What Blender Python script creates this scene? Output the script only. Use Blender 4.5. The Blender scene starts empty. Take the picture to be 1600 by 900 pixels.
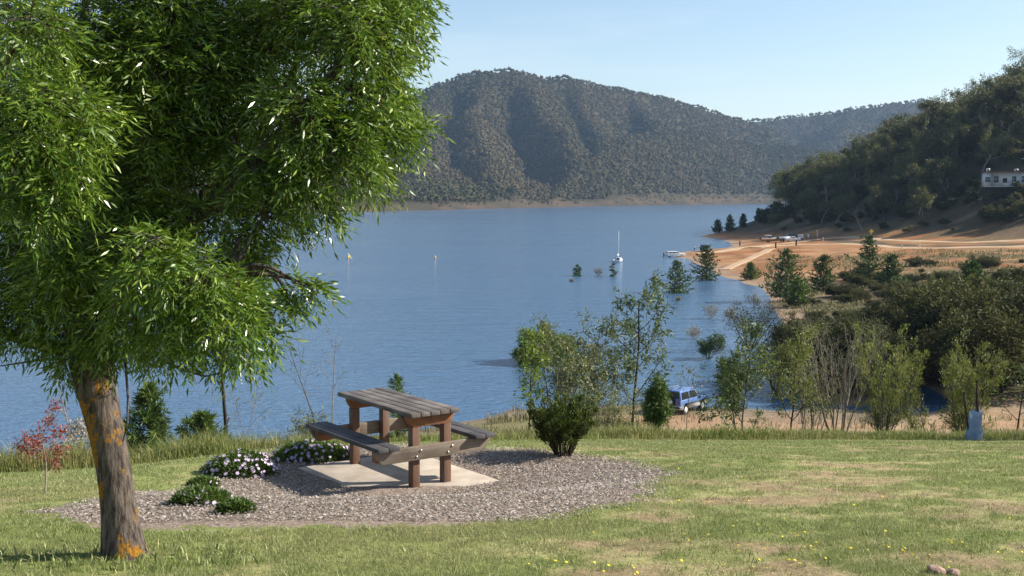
import bpy, bmesh, math, random
import numpy as np
from mathutils import Vector, Matrix
sc = bpy.context.scene
COL = sc.collection
rg = np.random.default_rng(7)
R = math.radians
F = 1800.0
P = math.atan(145 / F)
CZ = 16.0
SUN_AZ, SUN_EL = R(84), R(33)

# ---------------------------------------------------------------- camera maths
def slope(row):
    return np.tan(np.arctan((np.asarray(row, float) - 450) / F) + P)
def at(px, row, d):
    v = (row - 450) / F
    y = math.cos(P) - v * math.sin(P)
    return Vector(((px - 800) / F / y * d, d, CZ - float(slope(row)) * d))
def at_z(px, row, z):
    return at(px, row, (CZ - z) / float(slope(row)))
def xpx(px, d, row=600):
    return at(px, row, d).x

# ---------------------------------------------------------------- noise
def _hash(ix, iy, s):
    h = (ix.astype(np.int64) * 374761393 + iy.astype(np.int64) * 668265263 + s * 974634577) & 0x7fffffff
    h = (h ^ (h >> 13)) * 1274126177 & 0x7fffffff
    return ((h ^ (h >> 16)) & 0xffff) / 65535.0
def vnoise(x, y, s=0):
    x, y = np.asarray(x, float), np.asarray(y, float)
    ix, iy = np.floor(x), np.floor(y)
    fx, fy = x - ix, y - iy
    fx, fy = fx * fx * (3 - 2 * fx), fy * fy * (3 - 2 * fy)
    a, b = _hash(ix, iy, s), _hash(ix + 1, iy, s)
    c, d = _hash(ix, iy + 1, s), _hash(ix + 1, iy + 1, s)
    return (a * (1 - fx) + b * fx) * (1 - fy) + (c * (1 - fx) + d * fx) * fy
def fbm(x, y, s=0, o=4):
    t, a, n = 0, .5, 0
    for i in range(o):
        t = t + a * vnoise(np.asarray(x) * 2 ** i, np.asarray(y) * 2 ** i, s + i * 17); n += a; a *= .5
    return t / n
def sstep(a, b, x):
    t = np.clip((x - a) / (b - a), 0, 1)
    return t * t * (3 - 2 * t)
def sdist(x, y, poly):
    """signed distance to a polygon, positive inside"""
    x, y = np.asarray(x, float), np.asarray(y, float)
    poly = np.asarray(poly, float)
    best = np.full(x.shape, 1e18); ins = np.zeros(x.shape, bool)
    n = len(poly)
    for i in range(n):
        ax, ay = poly[i]; bx, by = poly[(i + 1) % n]
        dx, dy = bx - ax, by - ay
        t = np.clip(((x - ax) * dx + (y - ay) * dy) / (dx * dx + dy * dy + 1e-12), 0, 1)
        best = np.minimum(best, (x - ax - t * dx) ** 2 + (y - ay - t * dy) ** 2)
        c = (ay > y) != (by > y)
        with np.errstate(divide='ignore', invalid='ignore'):
            xi = (bx - ax) * (y - ay) / (by - ay + 1e-15) + ax
        ins ^= c & (x < xi)
    return np.where(ins, 1, -1) * np.sqrt(best)

# ---------------------------------------------------------------- terrain
def _pl(px, row):
    v = at_z(px, row, 0); return (v.x, v.y)
LAND = [_pl(1600, 642), _pl(1500, 634), _pl(1462, 612), _pl(1440, 600), _pl(1418, 610), _pl(1398, 634), _pl(1340, 636), _pl(1275, 630), _pl(1240, 600), _pl(1230, 560), _pl(1222, 520), _pl(1215, 485),
        _pl(1208, 462), _pl(1190, 448), _pl(1150, 440), _pl(1120, 434), _pl(1108, 422), _pl(1095, 412), _pl(1062, 403), _pl(1052, 399),
        _pl(1072, 394), _pl(1110, 390), _pl(1152, 384), _pl(1140, 377), _pl(1112, 371), _pl(1100, 369.5),
        (86, 475), (118, 570), (170, 720), (420, 900), (1100, 950), (1100, 60), (200, 70), (75, 88)]
PAD = (-1.36, 12.2); BANK = [(-9e3, -9e3), (-9e3, -8999), (-8999, -9e3)]
def H0(x, y):
    x, y = np.asarray(x, float), np.asarray(y, float)
    row = 688 + 57 / (1 + np.exp((x + 4.4) / 1.1))
    m = slope(row)
    yc = np.interp(x, [-9, 0, 9], [16.5, 19, 21])
    b = 1.75 / yc ** 2; a = m - 3.5 / yc
    d1 = 1.75 + a * y + b * y * y
    d0 = 1.75 + a * y
    d2 = m * y + .0045 * (y - yc) ** 2
    drop = np.where(y < 0, d0, np.where(y < yc, d1, d2))
    drop = np.minimum(drop, 24)
    return CZ - drop
ZPAD = 13.05
def H(x, y):
    x, y = np.asarray(x, float), np.asarray(y, float)
    hill = H0(x, y)
    s = np.interp(x, [-60, -25, -12, -4, 0, 8, 20, 27, 35, 70], [48, 63, 74, 80, 83, 87.5, 85, 83.5, 86, 84])
    zs = np.clip(.04 * (s + 2.5 * (fbm(x / 9, y * 0, 5, 3) - .5) - y), -5, 1.3)
    k = .6
    hh = np.clip(.5 + .5 * (hill - zs) / k, 0, 1)
    near = zs * (1 - hh) + hill * hh + k * hh * (1 - hh)
    near = near + .05 * (fbm(x / 1.7, y / 1.7, 3, 3) - .5) * sstep(30, 24, y) + .25 * (fbm(x / 5, y / 5, 9, 3) - .5) * sstep(22, 34, y)
    r = np.hypot((x - PAD[0]) / 1.15, y - PAD[1])
    w = 1 - sstep(1.0, 3.2, r)
    near = near * (1 - w) + (ZPAD - .03 - .02 * (y - 11.55)) * w
    # the land on the right
    far = y > 60
    if np.any(far):
        d = sdist(x, y, LAND) + (6 * (fbm(x / 22, y / 22, 21, 3) - .5)) * sstep(80, 140, y)
        z1 = np.where(d > 0, 5.2 * (1 - np.exp(-np.maximum(d, 0) / 62)), np.maximum(.07 * d, -5))
        ss = (x - 88) * .939 + (y - 446) * .344
        tt = (x - 88) * .344 - (y - 446) * .939
        sp = np.where(ss > 60, ss, 7 * np.log1p(np.exp(np.clip(ss, -80, 60) / 7)))
        sp = np.minimum(sp, 175) - np.maximum(0, sp - 215) * .5
        zh = sp * .262 * np.clip(1 + .0125 * (tt + 30), .75, 2.3)
        zh = zh * (1 + .35 * (fbm(x / 45, y / 45, 31, 3) - .5))
        z1 = np.where(d > 0, np.minimum(z1 + zh + .9 * (fbm(x / 14, y / 14, 33, 3) - .5) * sstep(4, 20, d), .42 * d + .05), z1)
        near = np.where(far, np.maximum(near, z1), near)
    return near
def Hs(x, y):
    return float(H(np.array([x]), np.array([y]))[0])
def ground(px, row, d0=4.0, d1=900.0):
    ds = np.geomspace(d0, d1, 3000)
    v = (row - 450) / F
    x = (px - 800) / F / (math.cos(P) - v * math.sin(P)) * ds
    z = CZ - float(slope(row)) * ds
    hit = np.nonzero(z <= H(x, ds))[0]
    d = ds[hit[0]] if len(hit) else d1
    q = at(px, row, d); q.z = Hs(q.x, q.y)
    return q
def top_h(px, d, row):
    """height of a thing standing at distance d whose top is seen at row"""
    x = xpx(px, d)
    return CZ - float(slope(row)) * d - Hs(x, d)

# ---------------------------------------------------------------- mesh builder
class MB:
    def __init__(s):
        s.V, s.F, s.n = [], {}, 0
    def add(s, v, f, m=0):
        v = np.asarray(v, float).reshape(-1, 3)
        f = np.asarray(f, np.int64)
        s.V.append(v); s.F.setdefault((f.shape[1], m), []).append(f + s.n); s.n += len(v)
        return s
    def box(s, c, e, m=0, rot=None, ch=0):
        """axis box centre c, full extents e"""
        g = np.array([[x, y, z] for x in (-.5, .5) for y in (-.5, .5) for z in (-.5, .5)]) * np.asarray(e)
        if rot is not None: g = g @ np.asarray(rot).T
        return s.add(g + np.asarray(c), [[0, 1, 3, 2], [4, 6, 7, 5], [0, 4, 5, 1], [2, 3, 7, 6], [0, 2, 6, 4], [1, 5, 7, 3]], m)
    def tube(s, pts, rad, n=6, m=0, cap=True):
        pts = np.asarray(pts, float); k = len(pts)
        rad = np.broadcast_to(np.asarray(rad, float), (k,))
        t = np.gradient(pts, axis=0); t /= np.linalg.norm(t, axis=1, keepdims=True) + 1e-12
        ref = np.array([0, 0, 1.]) if abs(t[0, 2]) < .9 else np.array([1., 0, 0])
        u = np.cross(t, ref); u /= np.linalg.norm(u, axis=1, keepdims=True) + 1e-12
        w = np.cross(t, u)
        a = np.arange(n) * 2 * math.pi / n
        ring = pts[:, None] + rad[:, None, None] * (np.cos(a)[None, :, None] * u[:, None] + np.sin(a)[None, :, None] * w[:, None])
        i = np.arange(k - 1)[:, None] * n; j = np.arange(n)[None]; j2 = (j + 1) % n
        f = np.stack([i + j, i + j2, i + n + j2, i + n + j], -1).reshape(-1, 4)
        base = s.n
        s.add(ring.reshape(-1, 3), f, m)
        if cap:
            for r0, o in ((0, -1), (k - 1, 1)):
                idx = base + r0 * n + np.arange(n)
                s.F.setdefault((n, m), []).append((idx if o > 0 else idx[::-1])[None])
        return s
    def prism(s, poly, y0, y1, m=0, ax='y'):
        """poly in (x,z), extruded along y"""
        p = np.asarray(poly, float); n = len(p)
        def lay(q):
            if ax == 'y': return np.c_[p[:, 0], np.full(n, q), p[:, 1]]
            if ax == 'x': return np.c_[np.full(n, q), p[:, 0], p[:, 1]]
            return np.c_[p[:, 0], p[:, 1], np.full(n, q)]
        b = s.n
        j = np.arange(n); j2 = (j + 1) % n
        s.add(np.r_[lay(y0), lay(y1)], np.stack([j, j2, n + j2, n + j], -1), m)
        s.F.setdefault((n, m), []).append((b + j[::-1])[None]); s.F[(n, m)].append((b + n + j)[None])
        return s
    def build(s, name, mats, parent=None, smooth=False, bevel=0):
        me = bpy.data.meshes.new(name)
        V = np.concatenate(s.V) if s.V else np.zeros((0, 3))
        loops, starts, mi, c = [], [], [], 0
        for (k, m), fl in s.F.items():
            f = np.concatenate(fl)
            loops.append(f.ravel()); starts.append(c + np.arange(len(f)) * k); mi.append(np.full(len(f), m)); c += f.size
        loops, starts, mi = np.concatenate(loops), np.concatenate(starts), np.concatenate(mi)
        me.vertices.add(len(V)); me.vertices.foreach_set('co', V.astype(np.float32).ravel())
        me.loops.add(len(loops)); me.loops.foreach_set('vertex_index', loops.astype(np.int32))
        me.polygons.add(len(starts)); me.polygons.foreach_set('loop_start', starts.astype(np.int32))
        me.polygons.foreach_set('material_index', mi.astype(np.int32))
        for m in (mats if isinstance(mats, (list, tuple)) else [mats]): me.materials.append(m)
        me.update(calc_edges=True); me.validate()
        if smooth: me.polygons.foreach_set('use_smooth', np.ones(len(me.polygons), bool))
        o = bpy.data.objects.new(name, me); COL.objects.link(o)
        if parent is not None: o.parent = parent
        if bevel:
            md = o.modifiers.new('bevel', 'BEVEL'); md.width = bevel; md.segments = 2; md.limit_method = 'ANGLE'
        return o
def nrm(v):
    return v / (np.linalg.norm(v, axis=-1, keepdims=True) + 1e-12)
def rvec(n, r=None):
    return nrm((r or rg).normal(size=(n, 3)))
def leaves(mb, B, D, L, Wd, rng, m=0, fold=.25):
    """one diamond leaf per base point"""
    n = len(B); D = nrm(D)
    S = nrm(np.cross(D, rvec(n, rng))); N = np.cross(S, D)
    L = np.broadcast_to(L, (n,))[:, None]; Wd = np.broadcast_to(Wd, (n,))[:, None]
    mid = B + D * L * .45
    v = np.stack([B, mid + S * Wd / 2 + N * Wd * fold, B + D * L, mid - S * Wd / 2 + N * Wd * fold], 1).reshape(-1, 3)
    mb.add(v, np.arange(n * 4).reshape(-1, 4), m)

# ---------------------------------------------------------------- tagging
def tag(o, label, cat, group=None, kind=None):
    if label: o['label'] = label
    if cat: o['category'] = cat
    if group: o['group'] = group
    if kind: o['kind'] = kind
    return o
def thing(name, label, cat, loc=(0, 0, 0), rz=0, group=None, s=1):
    o = bpy.data.objects.new(name, None); COL.objects.link(o)
    o.location = loc; o.rotation_euler = (0, 0, rz); o.scale = (s, s, s)
    o.empty_display_size = .2
    return tag(o, label, cat, group)
def copy_tree(o, parent=None):
    c = o.copy(); COL.objects.link(c); c.parent = parent
    for ch in list(o.children): copy_tree(ch, c)
    return c

# ---------------------------------------------------------------- materials
class NT:
    def __init__(s, name):
        s.m = bpy.data.materials.new(name); s.m.use_nodes = True
        s.t = s.m.node_tree; s.t.nodes.clear()
        s.out = s.t.nodes.new('ShaderNodeOutputMaterial')
    def n(s, typ, **kw):
        o = s.t.nodes.new('ShaderNode' + typ)
        for k, v in kw.items():
            if k in o.inputs: s.set(o.inputs[k], v)
            else: setattr(o, k, v)
        return o
    def set(s, sock, v):
        if isinstance(v, bpy.types.NodeSocket): s.t.links.new(v, sock)
        else:
            if hasattr(sock.default_value, '__len__') and len(sock.default_value) == 4 and len(v) == 3: v = (*v, 1)
            sock.default_value = v
    def noise(s, vec, scale, detail=4, rough=.55):
        o = s.n('TexNoise', Scale=scale, Detail=detail, Roughness=rough)
        if vec is not None: s.set(o.inputs['Vector'], vec)
        return o.outputs['Fac']
    def ramp(s, fac, a, b, lo=0., hi=1.):
        o = s.n('MapRange', clamp=True); s.set(o.inputs['Value'], fac)
        for k, v in zip(('From Min', 'From Max', 'To Min', 'To Max'), (a, b, lo, hi)): s.set(o.inputs[k], v)
        return o.outputs['Result']
    def mix(s, fac, a, b, mode='MIX'):
        o = s.n('MixRGB', blend_type=mode)
        s.set(o.inputs[0], fac); s.set(o.inputs[1], a); s.set(o.inputs[2], b)
        return o.outputs[0]
    def math(s, op, a, b=0.):
        o = s.n('Math', operation=op); s.set(o.inputs[0], a); s.set(o.inputs[1], b); return o.outputs[0]
    def obj(s):
        return s.n('TexCoord').outputs['Object']
    def pos(s):
        return s.n('NewGeometry').outputs['Position']
    def rand(s):
        return s.n('NewGeometry').outputs['Random Per Island']
    def scale(s, vec, v):
        o = s.n('Mapping'); s.set(o.inputs['Vector'], vec); o.inputs['Scale'].default_value = v; return o.outputs[0]
    def principled(s, col, rough=.7, spec=.3, bump=None, bs=.3, bd=.02, metal=0):
        b = s.n('BsdfPrincipled'); s.set(b.inputs['Base Color'], col); s.set(b.inputs['Roughness'], rough)
        s.set(b.inputs['Specular IOR Level'], spec); b.inputs['Metallic'].default_value = metal
        if bump is not None:
            bn = s.n('Bump'); s.set(bn.inputs['Height'], bump); bn.inputs['Strength'].default_value = bs; bn.inputs['Distance'].default_value = bd
            s.set(b.inputs['Normal'], bn.outputs[0])
        return b
    def done(s, sh):
        s.set(s.out.inputs['Surface'], sh.outputs[0] if hasattr(sh, 'outputs') else sh); return s.m
def m_plain(name, c1, c2=None, sc_=3., rough=.7, spec=.3, bump=0, metal=0, stretch=None, detail=5):
    t = NT(name); v = t.obj()
    if stretch: v = t.scale(v, stretch)
    f = t.noise(v, sc_, detail)
    c2 = c2 or tuple(x * .75 for x in c1)
    col = t.mix(t.ramp(f, .3, .7), c1, c2)
    return t.done(t.principled(col, rough, spec, f if bump else None, bump or 0, .02, metal))
def m_leaf(name, c1, c2, c3=None, sc_=1., trans=.3, rough=.45, spec=.35, vary=.35, objvary=.25):
    """leaf: hue by clump noise, by leaf and by plant; some light comes through"""
    t = NT(name)
    col = t.mix(t.ramp(t.noise(t.obj(), sc_, 3), .35, .65), c1, c2)
    r = t.rand()
    if c3: col = t.mix(t.ramp(r, .75, 1., 0, .8), col, c3)
    k = t.math('ADD', t.math('MULTIPLY', r, vary), 1 - vary / 2)
    oi = t.n('ObjectInfo').outputs['Random']
    k = t.math('MULTIPLY', k, t.math('ADD', t.math('MULTIPLY', oi, objvary), 1 - objvary / 2))
    col = t.mix(1., col, k, 'MULTIPLY')
    p = t.principled(col, rough, spec)
    tr = t.n('BsdfTranslucent', Color=t.mix(1., col, (1.25, 1.25, .55), 'MULTIPLY'))
    mx = t.n('MixShader', Fac=trans); t.set(mx.inputs[1], p.outputs[0]); t.set(mx.inputs[2], tr.outputs[0])
    return t.done(mx)

M = {}
M['bark_dark'] = m_plain('bark dark', (.075, .06, .048), (.03, .024, .02), 9, .9, .1, .6, stretch=(1, 1, .25))
M['bark_pale'] = m_plain('bark pale', (.30, .27, .22), (.12, .10, .08), 2.5, .85, .15, .4, stretch=(1, 1, .3))
M['bark_grey'] = m_plain('bark grey', (.17, .15, .125), (.07, .06, .05), 8, .9, .1, .5, stretch=(1, 1, .3))
M['twig_pale'] = m_plain('twig pale', (.32, .28, .23), (.18, .15, .12), 6, .9, .1)
M['gum_leaf'] = m_leaf('gum leaf', (.075, .090, .036), (.10, .105, .045), (.15, .12, .055), .25, .28, .5, .25, .5, .5)
M['gum_light'] = m_leaf('gum leaf light', (.105, .12, .055), (.14, .135, .065), (.20, .165, .08), .25, .35, .5, .25, .5, .4)
M['pine_leaf'] = m_leaf('pine needle', (.045, .085, .028), (.062, .10, .03), (.10, .14, .04), .8, .2, .5, .25, .5, .3)
M['pine_lime'] = m_leaf('young pine needle', (.065, .115, .028), (.105, .145, .036), (.16, .19, .05), 1.2, .2, .5, .25, .5, .3)
M['thicket_leaf'] = m_leaf('thicket leaf', (.042, .052, .026), (.055, .058, .026), (.08, .075, .035), .5, .15, .7, .1, .5, .5)
M['thicket_olive'] = m_leaf('thicket olive leaf', (.080, .092, .036), (.10, .096, .042), (.14, .12, .06), .5, .2, .7, .1, .5, .4)
M['wattle_leaf'] = m_leaf('wattle leaf', (.085, .125, .048), (.115, .15, .06), (.19, .21, .09), 1.5, .3, .5, .3, .5, .2)
M['grey_leaf'] = m_leaf('grey green leaf', (.125, .155, .072), (.15, .165, .08), (.20, .195, .11), 1.5, .25, .55, .25, .5, .2)
M['lime_leaf'] = m_leaf('lime leaf', (.11, .17, .035), (.15, .20, .045), (.22, .26, .06), 1.5, .35, .5, .3, .5, .2)
M['feather_leaf'] = m_leaf('feathery olive leaf', (.15, .18, .055), (.19, .21, .07), (.26, .25, .11), 1., .3, .55, .25, .5, .2)
M['willow_leaf'] = m_leaf('willow leaf', (.075, .14, .028), (.10, .17, .035), (.14, .20, .05), .7, .3, .5, .3, .4, .2)
M['spike_leaf'] = m_leaf('spiky shrub leaf', (.040, .070, .014), (.085, .115, .022), (.16, .18, .035), 5., .2, .5, .3, .6, .1)
M['herb_leaf'] = m_leaf('daisy leaf', (.08, .14, .03), (.115, .175, .045), (.15, .20, .07), 8., .25, .5, .3, .6, .3)
M['red_leaf'] = m_leaf('red leaf', (.22, .04, .045), (.30, .08, .06), (.12, .14, .06), 6., .3, .5, .3, .6, .1)
M['ash_leaf'] = m_leaf('ash leaf', (.064, .130, .014), (.125, .205, .024), (.32, .38, .085), 1.3, .27, .33, .5, .45, .0)
M['dry_leaf'] = m_leaf('dry seed head', (.36, .31, .24), (.28, .23, .17), (.42, .38, .32), 6., .2, .8, .1, .5, .1)

def m_ashbark():
    t = NT('ash bark'); v = t.obj()
    fine = t.noise(t.scale(v, (1, 1, .22)), 38, 6, .65)
    big = t.noise(v, 5, 4)
    col = t.mix(t.ramp(fine, .38, .62), (.035, .028, .024), (.165, .135, .112))
    col = t.mix(t.ramp(big, .45, .7, 0, .55), col, (.06, .05, .045))
    sx = t.n('SeparateXYZ'); t.set(sx.inputs[0], v)
    side = t.ramp(t.math('ADD', sx.outputs[0], t.math('MULTIPLY', sx.outputs[2], .17)), .02, .16, 1, 0)
    lic = t.noise(t.scale(v, (1, 1, .7)), 6.5, 7, .68)
    mask = t.math('MULTIPLY', t.ramp(t.math('ADD', lic, t.math('MULTIPLY', side, .045)), .565, .61), t.ramp(sx.outputs[2], 1.02, 1.22, 1, 0))
    col = t.mix(mask, col, t.mix(t.ramp(t.noise(v, 70, 4, .7), .35, .65), (.15, .072, .014), (.36, .175, .02)))
    return t.done(t.principled(col, .92, .1, fine, .9, .02))
M['ash_bark'] = m_ashbark()

def m_timber(name, c1, c2, c3, axis):
    t = NT(name); v = t.obj()
    st = {'x': (.06, 1, 1), 'y': (1, .06, 1), 'z': (1, 1, .06)}[axis]
    g = t.noise(t.scale(v, st), 42, 6, .7)
    b = t.noise(v, 3.5, 4)
    col = t.mix(t.ramp(g, .3, .7), c1, c2)
    col = t.mix(t.ramp(b, .42, .68, 0, .75), col, c3)
    return t.done(t.principled(col, .8, .25, g, .5, .008))
M['top_wood'] = m_timber('weathered top timber', (.045, .038, .036), (.15, .13, .115), (.23, .205, .18), 'x')
M['seat_wood'] = m_timber('weathered seat timber', (.032, .030, .034), (.085, .08, .082), (.12, .11, .105), 'x')
M['post_wood'] = m_timber('stained post timber', (.19, .09, .05), (.095, .058, .042), (.14, .11, .09), 'z')
M['beam_wood'] = m_timber('weathered beam timber', (.15, .115, .085), (.26, .22, .175), (.10, .07, .05), 'y')
M['bearer_wood'] = m_timber('orange stained bearer timber', (.30, .125, .05), (.15, .07, .036), (.10, .065, .045), 'y')
M['steel'] = m_plain('galvanised steel', (.55, .55, .53), (.4, .4, .4), 20, .4, .5, metal=.8)
M['concrete'] = m_plain('concrete', (.53, .46, .38), (.33, .275, .22), 3.2, .9, .2, .3, detail=9)

def m_ground():
    t = NT('ground'); p = t.pos()
    zone = t.n('Attribute', attribute_name='zone').outputs['Color']
    mul = t.n('Attribute', attribute_name='mulch').outputs['Fac']
    n1 = t.noise(p, 22, 6, .7); n2 = t.noise(p, 1.1, 5, .6); n3 = t.noise(p, .12, 4, .6); n4 = t.noise(p, 5., 5, .65)
    k = t.math('MULTIPLY', t.ramp(n1, .25, .75, .62, 1.38), t.ramp(n2, .3, .7, .82, 1.18))
    k = t.math('MULTIPLY', k, t.ramp(n3, .3, .7, .85, 1.15))
    k = t.math('MULTIPLY', k, t.ramp(n4, .3, .7, .75, 1.25))
    col = t.mix(1., zone, k, 'MULTIPLY')
    chip = t.n('TexVoronoi', Scale=60.); t.set(chip.inputs['Vector'], p)
    mc = t.mix(t.ramp(chip.outputs['Color'], .2, .8), (.16, .12, .095), (.36, .29, .24))
    e = t.math('ADD', mul, t.math('MULTIPLY', t.math('SUBTRACT', n4, .5), 1.1))
    col = t.mix(t.ramp(e, -.08, .08), col, mc)
    return t.done(t.principled(col, .95, .1, t.math('ADD', n1, n4), .6, .04))
M['ground'] = m_ground()

def m_water():
    t = NT('lake water'); p = t.pos()
    a = t.noise(t.scale(p, (.75, 1.5, 1)), 1.15, 3, .55)
    b = t.noise(t.scale(p, (.10, .30, 1)), 1.0, 4, .6)
    c = t.noise(t.scale(p, (.006, .022, 1)), 1.0, 4, .6)
    h = t.math('ADD', t.math('MULTIPLY', a, .55), t.math('MULTIPLY', b, .8))
    bn = t.n('Bump'); t.set(bn.inputs['Height'], h); bn.inputs['Distance'].default_value = .42
    t.set(bn.inputs['Strength'], t.ramp(c,   .33, .62, .5, 1.15))
    pr = t.n('BsdfPrincipled'); t.set(pr.inputs['Base Color'], t.mix(t.ramp(c, .35, .65), (.06, .125, .225), (.075, .15, .255)))
    pr.inputs['Roughness'].default_value = .12; pr.inputs['IOR'].default_value = 1.33
    t.set(pr.inputs['Normal'], bn.outputs[0])
    return t.done(pr)
M['water'] = m_water()

def paint(name, c, rough=.3, metal=0.):
    return m_plain(name, c, tuple(x * .85 for x in c), 4, rough, .5, 0, metal)
M['white'] = paint('white paint', (.78, .78, .77)); M['blue'] = paint('blue metallic paint', (.10, .19, .42), .3)
M['silver'] = paint('silver paint', (.62, .64, .66), .3); M['glass'] = m_plain('dark glass', (.02, .025, .03), (.03, .035, .04), 2, .08, .6)
M['tyre'] = m_plain('tyre rubber', (.018, .018, .018), (.03, .028, .026), 8, .9, .2); M['black'] = m_plain('black plastic', (.015, .015, .016), (.025, .025, .025), 5, .5, .3)
M['navy'] = paint('navy paint', (.02, .03, .06)); M['yellowboat'] = paint('amber paint', (.55, .27, .02), .35)
M['yellow'] = paint('yellow paint', (.75, .45, .03), .5); M['redlens'] = paint('red lens', (.35, .02, .02))
M['greyblue'] = paint('grey blue paint', (.30, .36, .44)); M['orangebuoy'] = paint('orange yellow buoy', (.80, .42, .05), .5)
M['postbrown'] = m_plain('brown post', (.07, .04, .03), (.04, .025, .02), 8, .9, .1)
M['skin'] = m_plain('skin', (.45, .28, .2), (.4, .24, .17), 8, .6, .3)

# ================================================================ GROUND, WATER, AIR
def poly_px(pts):
    return [tuple(ground(a, b).xy) for a, b in pts]
def mulch_d(x, y):
    return sdist(x, y, MULCH) - (.15 + 1.5 * fbm(x / .45, y / .3, 79, 3)) * sstep(-2.7, -4.3, x)
MULCH = poly_px([(-40, 806), (0, 790), (90, 778), (200, 765), (290, 752), (330, 735), (400, 712), (470, 701), (540, 697), (640, 697), (740, 703), (830, 703), (900, 711),
                 (960, 718), (1022, 735), (1038, 742), (1000, 752), (1008, 768), (985, 782), (900, 796), (850, 808), (780, 812), (700, 820), (600, 824), (450, 822),
                 (350, 826), (250, 828), (150, 826), (100, 818), (30, 816), (-40, 822)])
BANK = poly_px([(1285, 375.5), (1330, 375), (1380, 379.5), (1440, 383.5), (1500, 383.5), (1600, 379.5), (1640, 377.5), (1640, 381.5), (1560, 384), (1480, 386), (1410, 385.8), (1360, 382), (1300, 379)])
def ycrest(x):
    return np.interp(x, [-9, 0, 9], [16.5, 19, 21])
def dryness(x, y):
    """bare and straw coloured patches of the lawn, more of them to the right and in front"""
    a = fbm(x / .55, y / .4, 41, 4); b = fbm(x / 2.6, y / 1.6, 43, 3)
    return np.clip((a - .5) * 2.9 + (b - .5) * 1.9 + .0 + .27 * sstep(-1.5, 3, x) * sstep(15, 8, y) + .10 * sstep(0, 6, x), -1, 1.4)
def lerp(a, b, t):
    return a + (np.asarray(b) - a) * t[..., None]
def zone_colour(x, y, z):
    dry = dryness(x, y)
    c = np.zeros(x.shape + (3,)) + np.array([.205, .23, .075])
    c = lerp(c, [.31, .285, .13], sstep(.05, .55, dry))
    c = lerp(c, [.29, .22, .125], sstep(.58, .80, dry))
    n = fbm(x / 3, y / 3, 51, 4); nn = fbm(x / 13, y / 9, 52, 4)
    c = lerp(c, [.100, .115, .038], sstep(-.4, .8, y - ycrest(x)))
    flat = sstep(1.7, 1.1, z) * sstep(40, 50, y)
    tan = lerp(np.zeros(x.shape + (3,)) + np.array([.37, .27, .165]), [.33, .21, .125], sstep(.35, .65, n))
    tan = lerp(tan, [.17, .155, .075], sstep(10, 5, x + 5 * (n - .5)))
    c = lerp(c, tan, flat)
    c = lerp(c, [.20, .16, .115], sstep(.25, .02, z) * sstep(30, 45, y))
    far = y > 88
    d = sdist(x, y, LAND) * far
    ss = (x - 88) * .939 + (y - 446) * .344
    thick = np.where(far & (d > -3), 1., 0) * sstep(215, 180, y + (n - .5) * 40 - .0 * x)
    och = np.where(far & (d > -8), 1., 0) * sstep(185, 215, y + (n - .5) * 30)
    o = lerp(np.zeros(x.shape + (3,)) + np.array([.29, .145, .062]), [.36, .20, .10], sstep(.4, .6, fbm(x / 30, y / 4, 61, 4)))
    o = lerp(o, [.28, .12, .05], sstep(.5, .7, fbm(x / 9, y / 9, 62, 4)))
    o = lerp(o, [.14, .105, .055], sstep(.47, .60, fbm(x / 11, y / 8, 63, 4)) * sstep(90, 125, x) * .9)
    o = lerp(o, o * .72, sstep(.55, .8, np.sin(z * 9 + 5 * (fbm(x / 25, y / 12, 66, 3) - .5)) * .5 + .5) * sstep(3.6, 2.6, z) * .8)
    o = lerp(o, [.115, .095, .05], sstep(.44, .56, fbm(x / 7, y / 10, 67, 4)) * sstep(62, 85, x + .0 * y) * sstep(275, 245, y) * .9)
    bank = sdist(x, y, BANK) * far
    o = lerp(o, [.10, .082, .055], sstep(-.6, .6, bank + 1.6 * (n - .5)) * far)
    c = lerp(c, o, och)
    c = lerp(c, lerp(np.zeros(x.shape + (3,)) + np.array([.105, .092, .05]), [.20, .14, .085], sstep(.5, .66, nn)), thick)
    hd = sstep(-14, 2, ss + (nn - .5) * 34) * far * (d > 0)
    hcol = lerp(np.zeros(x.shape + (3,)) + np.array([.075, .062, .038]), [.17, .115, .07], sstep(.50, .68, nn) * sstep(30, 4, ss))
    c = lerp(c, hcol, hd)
    c = lerp(c, [.30, .21, .14], sstep(.5, .1, z) * sstep(-.4, 0, z) * far)
    c = lerp(c, [.06, .055, .04], sstep(-.2, -1.5, z))
    return c
def axis_lines(segs):
    out = [np.array([segs[0][0]])]
    for a, b, n in segs:
        out.append(np.linspace(a, b, n + 1)[1:])
    return np.concatenate(out)
def grid_mesh(name, X, Y, Z, mat, keep=None):
    ny, nx = X.shape
    i = (np.arange(ny - 1)[:, None] * nx + np.arange(nx - 1)[None]).ravel()
    f = np.stack([i, i + 1, i + nx + 1, i + nx], -1)
    mb = MB().add(np.stack([X.ravel(), Y.ravel(), Z.ravel()], -1), f)
    return mb.build(name, mat, smooth=True)
gx = axis_lines([(-2400, -300, 14), (-300, -60, 16), (-60, -12, 60), (-12, 13, 208), (13, 40, 60), (40, 235, 105), (235, 500, 30), (500, 2400, 14)])
gy = axis_lines([(-60, 2, 30), (2, 24.5, 205), (24.5, 60, 72), (60, 120, 80), (120, 470, 170), (470, 950, 50), (950, 4200, 10)])
GX, GY = np.meshgrid(gx, gy)
GZ = H(GX, GY)
go = grid_mesh('ground', GX, GY, GZ, M['ground'])
go['kind'] = 'structure'
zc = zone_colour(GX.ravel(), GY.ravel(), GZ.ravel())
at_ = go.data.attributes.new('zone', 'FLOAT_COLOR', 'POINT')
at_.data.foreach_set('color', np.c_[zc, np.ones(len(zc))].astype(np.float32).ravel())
md_ = np.full(GX.size, -50.)
sel = (np.abs(GX.ravel() + 2) < 12) & (GY.ravel() > 3) & (GY.ravel() < 24)
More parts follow.
